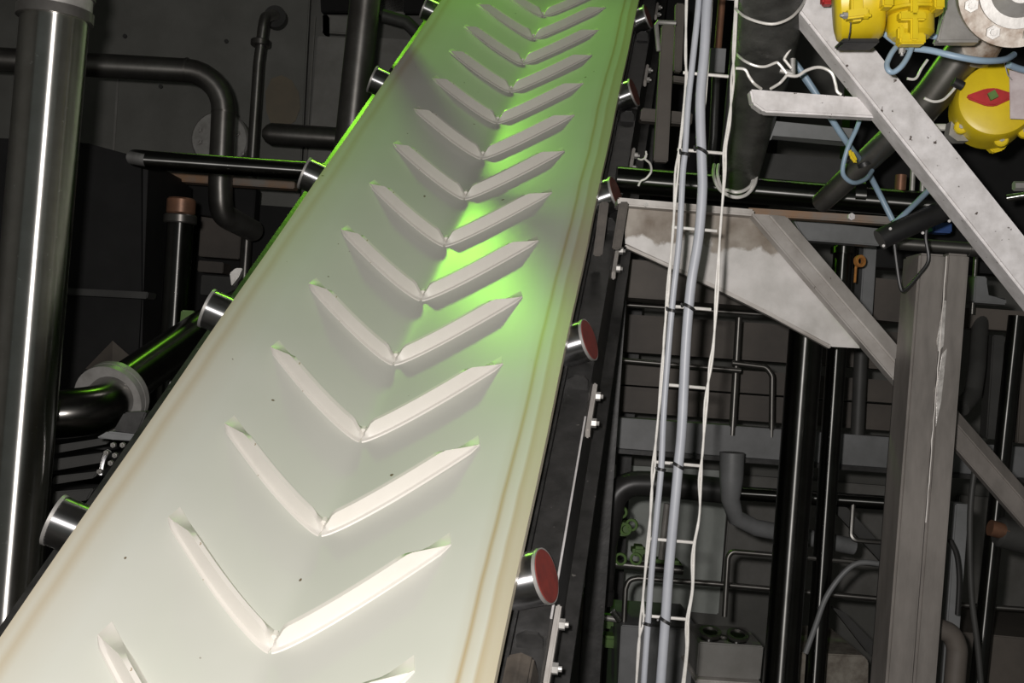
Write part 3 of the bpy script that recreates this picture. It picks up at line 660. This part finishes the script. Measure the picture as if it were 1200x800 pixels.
# beams and machinery behind
tag(slab('steel_beam', [(930, 257), (1035, 268), (1032, 288), (942, 281)], 3.25, .06, 'machine_grey'), 'short grey beam behind the angle brace under the level pipe', 'beam')
rs = tag(slab('flange_strip', [(876, 243), (1050, 254), (1050, 263), (880, 252)], 3.0, .05, 'rusty_strip'), 'brownish rusted flange strip beneath the level pipe', 'strip')
bolt(pt(997, 254, 2.995), -Y, .010, .008, rs, 'galvanised')
sb = tag(slab('sensor_tube', [(1034, 270), (1034, 271), (1035, 272)], 2.6, .01, 'black_rubber') if False else tube('sensor_tube', [pt(1031, 281, 2.60), pt(1040, 276, 2.60), pt(1118, 241, 2.60), pt(1126, 237, 2.62)], rp(25, 2.6), 'black_rubber', None, seg=20), 'black rubber covered tube slanting under the broad brace', 'tube')
for q in ((1043, 268), (1081, 273), (1035, 288), (1112, 259)): bolt(pt(q[0], q[1], 2.56), -Y, .0035, .003, sb, 'galvanised')
p2 = tag(tube('level_pipe', [(1050, 285, 2.95), (1240, 299, 2.95)], rp(15, 2.95), 'stainless_soft', None, seg=20), 'narrow level pipe passing the head of the post', 'pipe')
obj('collar', cyl_bm(pt(1135, 291, 2.95), X, rp(19, 2.95), .035, 20), 'stainless_soft', p2)
tag(tube('black_wire', [(1048, 285, 2.62), (1051, 310, 2.62), (1055, 335, 2.62), (1060, 340, 2.62), (1076, 323, 2.62), (1088, 305, 2.62), (1085, 280, 2.62), (1086, 268, 2.62)], .0045, 'black_rubber', None, smooth=True, seg=8), 'thin black wire looping down beside the post head', 'wire')
tag(slab('blue_box', [(1094, 262), (1116, 260), (1116, 273), (1094, 272)], 3.1, .05, 'blue_paint'), 'small blue box behind the black slanting tube', 'box')
tag(slab('steel_beam', rect(640, 483, 1330, 519), 3.95, .12, 'machine_grey'), 'long pale grey level beam behind the upright pipes', 'beam')
bmf = tag(slab('steel_beam', rect(640, 520, 1330, 525), 3.90, .2, 'frame_black'), 'thin black lower ledge of the long grey beam', 'ledge')
tag(slab('steel_plate', rect(690, 268, 1075, 272) if False else [(880, 140), (1000, 150), (996, 167), (905, 158), (904, 164), (896, 162), (899, 140)], 2.75, .05, 'machine_grey'), 'grey ledge plate under the clipped level bar', 'plate')
tag(slab('backing_sheet', [(888, 178), (1010, 188), (1000, 240), (880, 232)], 3.7, .1, 'machine_dark'), 'dark panel behind the duct and blue hoses', 'panel')
# brown-grey tank banks behind the tray
tag(slab('machine_box', [(722, 302), (905, 318), (902, 360), (718, 347)], 3.6, .25, 'machine_brown'), 'brownish machine box just under the gusset', 'machine box')
def banks():
    rows = [((690, 365), (1090, 392), 44, 'brownish tank course directly below the thin green lit pipe'), ((686, 421), (1090, 449), 26, 'upper narrow brownish tank course'), ((684, 449), (1090, 478), 30, 'lowest brownish tank course above the grey beam')]
    for (x0, y0), (x1, y1), h, lab in rows:
        tag(slab('tank_course', [(x0, y0), (x1, y1), (x1-.07*h, y1+h), (x0-.07*h, y0+h)], 4.3, .3, 'machine_brown', None, .012), lab, 'tank')
banks()
tag(tube('conduit', [(704, 355, 3.75), (905, 369, 3.75)], rp(5, 3.75), 'stainless_soft', None, seg=10), 'thin conduit under the brown machine box', 'conduit')
tag(tube('conduit', [(695, 419, 3.85), (868, 434, 3.85)], rp(6, 3.85), 'stainless_soft', None, seg=10), 'second conduit lower down behind the wire tray', 'conduit')
tag(tube('conduit', [(866, 372, 3.96), (858, 510, 3.96)], rp(9, 3.9), 'stainless_soft', None, seg=12), 'short upright conduit left of the thick dark pipe', 'conduit')
tag(tube('conduit', [(858, 425, 3.95), (898, 430, 3.95), (905, 440, 3.95), (904, 512, 3.96)], rp(7, 3.95), 'stainless_soft', None, fr=.03, seg=10), 'bent conduit beside the short upright conduit', 'conduit')
tag(tube('conduit', [(1012, 350, 3.99), (1004, 520, 3.99)], rp(16, 4.0), 'machine_dark', None, seg=12), 'dark upright conduit behind the angle brace', 'conduit')
tag(slab('machine_box', [(1000, 374, 4.0), (1065, 378, 4.0), (1063, 382, 4.0), (1062, 426, 4.0), (998, 420, 4.0)], 4.0, .2, 'machine_brown') if False else slab('machine_box', [(1024, 325), (1064, 329), (1062, 378), (1022, 374)], 3.9, .2, 'machine_brown'), 'small brown box left of the post head', 'machine box')
tag(slab('frame_upright', [(1013, 286), (1028, 288), (1022, 380), (1007, 378)], 3.7, .08, 'machine_grey'), 'grey upright flat between the slim pipe and the post head', 'upright')
rf = tag(obj('rusted_fitting', ring_bm(pt(1006, 306, 3.40), -Y+X*.4, .019, .010, .012, 16), 'orange_rust'), 'little orange rusted ring fitting by the slim upright pipe', 'fitting')
obj('stem', cyl_bm(pt(1003, 312, 3.405), -Z, .004, .05, 8), 'orange_rust', rf)
# upper plates next to the belt head
fp = tag(slab('flat_strip', [(776, 28), (791, 29), (783, 190), (766, 189)], 3.3, .03, 'machine_brown'), 'tall flat brown strip left of the wire tray', 'strip')
tag(slab('flat_strip', [(792, 3), (803, 4), (799, 84), (790, 83)], 3.4, .03, 'machine_brown'), 'shorter flat strip behind the wire tray top', 'strip')
tag(slab('flat_strip', [(788, 88), (806, 90), (804, 97), (788, 95)], 3.45, .03, 'machine_brown'), 'small cross strip behind the wire tray at its first rung', 'strip')
tag(tube('bracket_rod', [(772, 60, 3.28), (769, 29, 3.28), (771, 26, 3.28), (792, 27, 3.28)], .007, 'cast_steel', None, seg=8), 'thin bent rod around the top of the tall brown strip', 'rod')
tag(slab('cross_plate', [(752, 126), (812, 132), (811, 146), (750, 141)], 3.5, .05, 'machine_brown'), 'cross plate behind the tall brown strip', 'plate')
hr = tag(tube('threaded_rod', [at_z(848, -10, 2.95, CEIL), pt(846, 0, 2.95), pt(841, 60, 2.95)], rp(9, 2.95), 'copper_brown', None, seg=12), 'rust brown hanging rod between the thick cable and the duct', 'rod')
obj('hanger_block', slab_bm := prism(bmesh.new(), [pt(833, 56, 2.93), pt(851, 57, 2.93), pt(849, 85, 2.93), pt(831, 84, 2.93)], V((0, .04, 0))), 'machine_grey', hr)['label'] = 'grey hanger block'
tag(tube('conduit', [(839, 88, 3.0), (836, 160, 3.0), (832, 196, 3.02)], rp(10, 3.0), 'pipe_black', None, seg=12), 'black conduit hanging below the grey hanger block', 'conduit')
tag(tube('conduit', [at_z(868, -10, 3.2, CEIL), (866, 0, 3.2), (847, 196, 3.2)], rp(9, 3.2), 'pipe_black', None, seg=12), 'black conduit half hidden left of the duct', 'conduit')
tag(slab('backing_sheet', [(640, -60), (930, -40), (905, 240), (610, 220)], 5.6, .1, 'tank_black'), 'black panel filling the gap behind the tray top', 'panel')
tag(slab('backing_sheet', [(1010, -60), (1330, -30), (1320, 330), (985, 310)], 3.75, .1, 'tank_black'), 'black backing panel behind the yellow actuators', 'panel')
for i, (x0, y0, x1, y1, d) in enumerate(((1056, 205, 1060, 236, 3.12), (1070, 198, 1075, 238, 3.12), (1082, 205, 1086, 238, 3.12))):
    tag(tube('valve_stub', [(x0, y0, d), (x0-2, y1, d)], rp((13, 6, 6)[i], d), ('copper_brown', 'cast_steel', 'cast_steel')[i], None, seg=10), ('brown stub under the brace beside two thin steel stubs', 'left one of two thin steel stubs under the brace', 'right one of two thin steel stubs under the brace')[i], 'stub')
tag(tube('level_pipe', [(1180, 232, 2.75), (1240, 222, 2.7)], rp(9, 2.7), 'stainless_bright', None, seg=14), 'short bright pipe right of the broad brace', 'pipe')
tag(obj('pipe_nut', cyl_bm(pt(1188, 218, 2.7), RT, .012, .05, 6), 'cast_steel'), 'small steel nut above the short bright pipe', 'nut')
bl = pt(1108, 149, 2.5); tag(obj('stud_bolt', cyl_bm(bl, RT*-1, .008, .05, 8), 'bright_wire'), 'bright stud between the brace and lower actuator', 'bolt')

# far right of the post
tag(slab('steel_beam', rect(1137, 360, 1330, 384), 3.6, .12, 'machine_brown'), 'brown level beam right of the post below the grey bent trunking', 'beam')
tag(slab('trunking', [(1143, 323), (1157, 324), (1157, 347), (1180, 350), (1180, 357), (1141, 354)], 3.4, .08, 'machine_grey'), 'grey L shaped trunking right of the post head', 'trunking')
tag(tube('conduit', [(1144, 296, 3.43), (1139, 368, 3.43)], rp(6, 3.3), 'stainless_soft', None, seg=10), 'thin bright edged conduit hugging the grey trunking', 'conduit')
tag(tube('elbow_pipe', [(1149, 372, 3.63), (1145, 430, 3.5), (1140, 462, 3.45), (1126, 478, 3.4)], rp(20, 3.45), 'machine_dark', None, fr=.06, seg=16), 'dark elbow pipe tucked right of the post middle', 'pipe')
tag(slab('frame_upright', [(1164, 392), (1178, 393), (1170, 515), (1156, 514)], 3.65, .06, 'machine_dark'), 'dark flat upright beside the farthest slim pipe', 'upright')
tag(slab('frame_upright', [(1200, 380), (1216, 381), (1208, 520), (1192, 519)], 3.7, .06, 'machine_brown'), 'brown flat upright at the picture edge above the lower brace', 'upright')
tag(slab('wiring_trunk', [(1120, 590), (1136, 591), (1089, 1220), (1073, 1219)], 3.2, .06, 'machine_grey'), 'pale flat trunk standing right of the post foot', 'trunking')
tag(tube('hose', [(1143, 545, 3.0), (1137, 600, 3.0), (1138, 690, 3.0), (1146, 760, 3.0), (1152, 830, 3.0)], rp(7, 3.0), 'machine_dark', None, smooth=True, seg=10), 'thin dark hose dropping from the lower brace', 'hose')
tag(tube('hose', [(1113, 632, 3.05), (1121, 650, 3.05), (1124, 680, 3.05), (1122, 720, 3.05)], rp(6, 3.05), 'pipe_black', None, smooth=True, seg=10), 'thin black hose over the pale flat trunk', 'hose')
tag(tube('elbow_pipe', [(1096, 735, 2.9), (1116, 742, 2.9), (1122, 760, 2.9), (1116, 830, 2.9)], rp(24, 2.9), 'machine_brown', None, fr=.05, seg=16), 'brown elbow pipe at the post foot', 'pipe')
mo = thing('pump_motor', pt(1180, 640, 3.3), 'dark red motor on the picture edge above the farthest pipe', 'motor')
obj('body', cyl_bm(pt(1168, 622, 3.3), X-Z*.2, .045, .2, 18, .01), 'machine_dark', mo); obj('shaft_collar', cyl_bm(pt(1160, 618, 3.28), X-Z*.2, .024, .05, 14), 'copper_brown', mo)
tag(tube('level_pipe', [(1118, 708, 3.7), (1260, 718, 3.7)], rp(6, 3.7), 'stainless_soft', None, seg=10), 'thin level pipe low at the right edge', 'pipe')
tag(slab('engine_plinth', [(1120, 740), (1290, 755), (1285, 830), (1115, 815)], 3.7, .5, 'machine_brown'), 'rust brown machine base at the lower right corner', 'plinth')

# lower middle
bh = thing('black_hose', pt(707, 690, 3.6), 'thick black bent pipe curving down behind the wire tray', 'pipe')
tube('pipe', [(858, 576, 3.80), (775, 567, 3.80), (722, 566, 3.80), (708, 640, 3.80), (703, 700, 3.80)], rp(30, 3.80), 'pipe_black', bh, fr=.16, seg=24)
obj('collar', cyl_bm(pt(702, 690, 3.80), -Z, rp(36, 3.8), .05, 20), 'pipe_black', bh); obj('spout', cyl_bm(pt(701, 704, 3.80), -Z, rp(8, 3.8), .05, 12), 'cast_steel', bh)
tag(tube('level_pipe', [(855, 577, 3.80), (1080, 592, 3.80)], rp(17, 3.75), 'stainless_dark', None, seg=18), 'dark level pipe below the grey beam behind the upright pipes', 'pipe')
tag(tube('drain_pipe', [pt(858, 530, 3.7), pt(857, 560, 3.7), pt(856, 585, 3.7), pt(862, 606, 3.72), pt(885, 618, 3.75), pt(1000, 640, 3.8)], [rp(29, 3.7), rp(28, 3.7), rp(22, 3.7), rp(20, 3.7), rp(20, 3.7), rp(20, 3.7)], 'machine_grey', None, seg=18), 'grey drain pipe bending right below the grey beam', 'pipe')
tag(tube('thin_pipe', [(731, 728, 3.8), (733, 690, 3.8), (737, 679, 3.8), (748, 677, 3.8), (840, 684, 3.8), (1035, 702, 3.8)], rp(6.5, 3.8), 'stainless_soft', None, fr=.04, seg=10), 'thin U bent pipe above the grey tank box', 'pipe')
tag(tube('thin_pipe', [(849, 722, 3.6), (853, 652, 3.6), (858, 646, 3.6), (905, 650, 3.6), (940, 653, 3.6)], rp(6.5, 3.6), 'stainless_soft', None, fr=.05, seg=10), 'thin bent pipe rising from the three port box', 'pipe')
tag(tube('thin_pipe', [(920, 651, 3.44), (1060, 664, 3.44)], rp(5, 3.9), 'stainless_soft', None, seg=8), 'thin level pipe behind the slim upright pipe', 'pipe')
tag(tube('thin_pipe', [(1000, 586, 3.79), (997, 632, 3.75), (1018, 634, 3.75), (1050, 636, 3.75)], rp(6, 3.7), 'stainless_soft', None, fr=.02, seg=8), 'small L bent pipe left of the post', 'pipe')
tag(tube('hose', [(944, 765, 3.4), (955, 735, 3.4), (968, 700, 3.4), (988, 672, 3.4), (1008, 659, 3.4), (1040, 662, 3.4)], rp(6.5, 3.4), 'machine_grey', None, smooth=True, seg=10), 'grey hose arching from the concrete block to the post', 'hose')
tag(slab('flat_stay', [(976, 712), (988, 716), (1034, 762), (1030, 772), (1018, 766)], 3.8, .04, 'machine_dark'), 'dark slanting stay behind the arching hose', 'stay')
tag(slab('flat_stay', [(968, 588), (985, 586), (1068, 676), (1060, 688)], 3.79, .04, 'machine_dark'), 'dark slanting stay by the small L bent pipe', 'stay')
tag(slab('concrete_block', [(934, 764), (1012, 768), (1018, 775), (1016, 900), (922, 900)], 3.7, .4, 'concrete'), 'rough concrete block at the foot of the upright pipes', 'block')
tag(slab('tank_box', [(728, 732), (820, 738), (812, 960), (716, 955)], 3.75, .4, 'machine_grey'), 'plain grey tank box behind the foot of the wire tray', 'tank')
pb = thing('port_box', pt(855, 800, 3.5), 'grey box with three round pipe ports on top', 'box')
slab('body', [(819, 752), (895, 757), (891, 797), (816, 792)], 3.5, .25, 'panel_grey', pb)
for i, (x, y) in enumerate(((830, 738), (862, 741), (845, 749))):
    c = pt(x, y+8, 3.56); pr = obj('port', cyl_bm(c-Z*.05, Z-Y*.35, rp(23, 3.5), .075, 20, .004), 'stainless_dark', pb); obj('port_rim', ring_bm(c-Z*.05+(Z-Y*.35).normalized()*.070, Z-Y*.35, rp(26, 3.5), rp(18, 3.5), .010, 20), 'stainless_soft', pr)
slab('base_strip', [(816, 796), (894, 801), (893, 806), (814, 801)], 3.46, .3, 'galvanised_dull', pb)
slab('stand', [(822, 806), (888, 810), (878, 960), (812, 960)], 3.55, .2, 'machine_dark', pb)
# green painted valve cluster
vc = thing('valve_cluster', pt(690, 700, 3.9), 'green painted valves and pipework low beside the belt frame', 'valves')
for (x, y, w_, h_) in ((690, 632, 18, 12), (684, 600, 14, 10), (698, 722, 22, 14), (706, 745, 24, 14), (725, 612, 14, 16), (742, 640, 16, 12), (760, 655, 40, 10)):
    slab('valve_body', rect(x, y, x+w_, y+h_), 3.95, .08, 'green_paint', vc, .01)
tube('pipe', [(715, 660, 3.9), (800, 668, 3.9)], rp(11, 3.9), 'stainless_soft', vc, seg=14)
for x, y in ((728, 600), (740, 615), (733, 620), (745, 655), (727, 655)): obj('handwheel', ring_bm(pt(x, y, 3.85), Y+X*.4, .022, .014, .01, 14), 'green_paint', vc)
tube('pipe', [(668, 690, 3.95), (683, 706, 3.95), (690, 760, 3.95)], rp(14, 3.95), 'machine_brown', vc, fr=.05, seg=12)
tube('pipe', [(700, 722, 3.85), (731, 727, 3.85)], rp(7, 3.85), 'cast_steel', vc, seg=10)
tag(obj('ball_valve', cyl_bm(pt(718, 716, 3.7), X-Z*1.2, .010, .04, 8), 'chrome_shell'), 'small shiny valve lever above the green valves', 'valve')
tag(tube('conduit', [(782, 590, 3.9), (775, 655, 3.9)], rp(8, 3.9), 'galvanised_dull', None, seg=10), 'pale short conduit between the two grey cables', 'conduit')

# ------------------------------------------------------------------ LEFT SIDE
lp1 = thing('steel_pipe', at_z(12, 650, 2.45, 0), 'large mirror bright steel pipe standing at the left edge', 'pipe')
a, b = pt(65, 14, 2.45), pt(12, 650, 2.45); dr = (b-a).normalized()
tube('pipe', [a, a+dr*(a.z/-dr.z)], rp(76.5, 2.45), 'stainless_bright', lp1, seg=48)
tube('upper_length', [a-dr*((CEIL-a.z)/-dr.z), a-dr*.002], rp(81, 2.45), 'cast_steel', lp1, seg=40)
obj('joint_ring', ring_bm(a-dr*.004, dr, rp(86, 2.45), rp(76, 2.45), .022, 40), 'stainless_soft', lp1)
obj('joint_ring', ring_bm(a-dr*.055, dr, rp(86, 2.45), rp(76, 2.45), .022, 40), 'stainless_soft', lp1)
# elbow pipe
ep = thing('elbow_pipe', pt(262, 260, 4.5), 'dark pipe turning a wide elbow downwards beside the wall flange', 'pipe')
tube('pipe', [(-60, 66, 4.5), (120, 77, 4.5), (264, 85, 4.5), (258, 215, 4.5), (259, 250, 4.52), (296, 270, 4.95)], rp(28, 4.5), 'stainless_soft', ep, fr=.16, seg=22)
for (x, y, ax) in ((218, 82, X), (262, 133, Z), (258.5, 205, Z)): obj('weld_ring', cyl_bm(pt(x, y, 4.5), ax, rp(29, 4.5), .008, 22), 'stainless_soft', ep)
wf = thing('wall_flange', pt(255, 162, 5.7), 'round bolted wall flange behind the elbow pipe', 'flange')
obj('disc', cyl_bm(pt(257, 163, 5.7), Y, rp(68, 5.7), .1, 32, .01), 'cast_steel', wf)
for x, y in ((234, 152), (234, 166), (278, 156), (284, 180)): bolt(pt(x, y, 5.69), -Y, .016, .02, wf)
tp = thing('thin_pipe', pt(290, 310, 5.25), 'thin upright pipe with a collar and wall elbow', 'pipe')
tube('pipe', [(322, 19, 5.84), (321, 17, 5.62), (310, 21, 5.25), (303, 75, 5.25), (286, 330, 5.25), (270, 560, 5.25)], rp(13, 5.25), 'stainless_soft', tp, fr=.07, seg=16)
obj('collar', cyl_bm(pt(305, 54, 5.25), Z, rp(23, 5.25), .03, 16, .004), 'stainless_soft', tp); obj('wall_plate', cyl_bm(pt(322, 19, 5.78), Y, rp(26, 5.78), .06, 24), 'machine_dark', tp)
tag(tube('stub_pipe', [pt(308, 156, 4.9), pt(312, 156.3, 4.9), pt(318, 157, 4.9), pt(450, 166, 4.9)], [rp(10, 4.9), rp(20, 4.9), rp(26, 4.9), rp(26, 4.9)], 'stainless_soft', None, seg=20), 'short rounded dark pipe end pointing at the belt edge', 'pipe')
lv = thing('level_pipe', pt(260, 195, 3.75), 'level dark pipe with twin highlights ending behind a roller', 'pipe')
tube('pipe', [(158, 185, 4.12), (176, 187.5, 3.76), (372, 201, 3.75), (440, 206, 3.85)], rp(22, 3.75), 'stainless_dark', lv, seg=24)
tag(slab('shelf_beam', [(170, 200), (345, 212), (345, 221), (170, 210)], 4.6, .08, 'rusty_strip'), 'rust tinted ledge beam under the level pipe', 'beam')
cpn = thing('capped_pipe', pt(200, 390, 3.7), 'upright dark pipe with a copper brown capped collar', 'pipe')
a, b = pt(211, 262, 3.7), pt(203, 392, 3.7); dr = (b-a).normalized()
tube('pipe', [a, a+dr*(a.z/-dr.z)], rp(31, 3.7), 'stainless_dark', cpn, seg=24)
obj('collar', cyl_bm(a, -dr, rp(38, 3.7), .03, 24, .004), 'stainless_soft', cpn); obj('cap', cyl_bm(a-dr*.03, -dr, rp(33, 3.7), .055, 24, .006), 'copper_brown', cpn)
tag(slab('machine_housing', [(172, 210), (300, 220), (297, 262), (168, 240)], 5.15, .1, 'tank_black'), 'black housing above the capped pipe', 'housing')
dv = vpipe('upright_pipe', (428, 0), (413, 140), 4.2, 36, 'stainless_soft', 'thick dark upright pipe left of the belt top', to_floor=True, to_ceil=True)
# black tank
tk = thing('black_tank', pt(110, 545, 4.05), 'large matt black tank behind the bright left pipe', 'tank')
slab('body', [(-60, 158), (95, 165), (172, 186), (166, 345), (160, 560), (-90, 550)], 4.1, .6, 'tank_black', tk, .02)
slab('ledge', [(-60, 330), (174, 342), (172, 350), (-60, 338)], 4.0, .1, 'machine_dark', tk)
slab('plinth', [(-60, 560), (172, 570), (160, 1050), (-90, 1050)], 4.15, .6, 'tank_black', tk)
# machinery behind the capped pipe
for i, (x0, y0, x1, y1, lab, m) in enumerate(((176, 243, 196, 262, 'small grey box left of the copper cap', 'machine_grey'), (174, 266, 192, 290, 'second grey box lower left of the copper cap', 'machine_brown'), (172, 296, 190, 308, 'third small box left of the capped pipe', 'machine_brown'), (236, 248, 284, 300, 'brown cabinet right of the copper cap', 'machine_brown'), (232, 305, 262, 318, 'narrow box under the brown cabinet', 'machine_brown'), (236, 322, 280, 345, 'lowest box behind the left roller', 'machine_dark'))):
    tag(slab('equipment_box', rect(x0, y0, x1, y1), 5.32, .15, m), lab, 'box')
for i, (x, y0, y1) in enumerate(((178, 316, 400), (183, 316, 400), (190, 316, 400))):
    tag(tube('riser', [(x, y0, 4.4), (x-5, y1, 4.4)], rp(4, 4.4), 'stainless_soft', None, seg=8), ('leftmost of three thin risers by the capped pipe', 'middle of three thin risers by the capped pipe', 'rightmost of three thin risers by the capped pipe')[i], 'riser')
tag(slab('equipment_rack', [(170, 230), (360, 244), (300, 930), (110, 920)], 5.5, .2, 'tank_black'), 'black rack backing the small boxes on the left', 'rack')
tag(slab('yellow_plate', [(212, 363), (228, 364), (224, 384), (210, 383)], 3.66, .02, 'green_paint'), 'small yellow green plate beside the capped pipe', 'plate')
# lower elbow with flange
le = thing('elbow_pipe', pt(100, 490, 3.0), 'wide shiny elbow pipe with a bright flange ring low on the left', 'pipe')
tube('pipe', [(-60, 486, 2.80), (66, 486, 2.72), (118, 480, 2.80), (140, 455, 3.05), (235, 388, 3.55), (330, 330, 4.1)], rp(56, 2.85), 'elbow_steel', le, fr=.14, seg=32)
fcn = pt(126, 469, 2.93); fdn = (pt(235, 388, 3.55)-pt(140, 455, 3.05)).normalized()
obj('flange_ring', ring_bm(fcn, fdn, rp(84, 2.93), rp(50, 2.93), .022, 40), 'cast_steel', le); obj('flange_ring', ring_bm(fcn+fdn*.026, fdn, rp(84, 2.93), rp(50, 2.93), .020, 40), 'cast_steel', le)
py = thing('pyramid_cap', pt(131, 432, 3.5), 'small brown pyramid shaped cap above the flange ring', 'cap')
bm = bmesh.new(); ap_, a0, a1, a2, a3 = pt(132, 399, 3.5), pt(100, 432, 3.5), pt(131, 438, 3.4), pt(157, 421, 3.5), pt(130, 420, 3.65)
vs = [bm.verts.new(p) for p in (ap_, a0, a1, a2, a3)]
for f in ((0, 1, 2), (0, 2, 3), (0, 3, 4), (0, 4, 1), (1, 4, 3, 2)): bm.faces.new([vs[i] for i in f])
obj('shell', bm, 'machine_brown', py, smooth=False); obj('neck', cyl_bm(pt(128, 432, 3.5), -Z, .05, .25, 12), 'tank_black', py)
# bracket, bolts, louvres between elbow and belt
br2 = thing('side_bracket', F(-.50, -.02, .02), 'green lit dark bracket box fixed to the left side of the belt frame', 'bracket')
slab('box', [(145, 483), (172, 482), (160, 512), (132, 505)], 2.62, .06, 'frame_black', br2); slab('flange', [(126, 505), (160, 509), (158, 517), (132, 515), (112, 513)], 2.60, .06, 'machine_grey', br2)
for x, y in ((134, 521), (145, 521), (136, 533), (131, 542), (126, 530), (118, 552)): bolt(pt(x, y, 2.47), -Y, .006, .010, br2, 'stainless_soft')
tube('tube', [(128, 528, 2.48), (122, 538, 2.48), (118, 556, 2.48)], .006, 'chrome_shell', br2, smooth=True, seg=8)
lo = thing('louvre_panel', pt(110, 590, 3.0), 'dark slatted louvre panel below the elbow pipe', 'louvre')
for k, (y0, y1) in enumerate(((512, 526), (530, 548), (552, 566), (572, 592), (598, 616))):
    slab('slat', [(62, y0+10-k*2), (128-k*6, y0), (126-k*8, y1-6), (60, y1+6-k*2)], 3.0+.02*k, .02, 'machine_dark', lo)
tag(obj('frame_tab', bev(prism(bmesh.new(), [pt(269, 320, 2.85), pt(276, 314, 2.85), pt(284, 314, 2.85), pt(280, 324, 2.85), pt(271, 335, 2.85)], V((0, .03, 0))), .002), 'cast_steel'), 'small grey tab on the left frame above a roller', 'tab')
tag(slab('wall_box', [(378, 17), (384, 17), (384, 40), (378, 38)], 5.6, .05, 'stainless_soft'), 'tiny bright latch on the upper wall panel', 'latch')
tag(tube('support_strut', [(448, 18, 5.0), (476, 26, 5.0), (490, 40, 5.0)], .03, 'machine_dark', None, seg=10), 'dark strut behind the belt top', 'strut')

# green lamp's own housing: hooded bay lamp out of the frame
lh = thing('bay_lamp', (-1.25, 5.35, 5.25), 'hooded bay lamp under the ceiling out of view', 'lamp')
bm = bmesh.new(); tube_bm(bm, [V((-1.25, 5.35, 5.46)), V((-1.25, 5.35, 5.62)), V((-1.25, 5.35, 5.72))], [.24, .14, .06], 28, caps=False); obj('hood', bm, 'machine_dark', lh)
obj('stem', cyl_bm(V((-1.25, 5.35, 5.70)), Z, .015, CEIL-5.70, 10), 'machine_dark', lh)
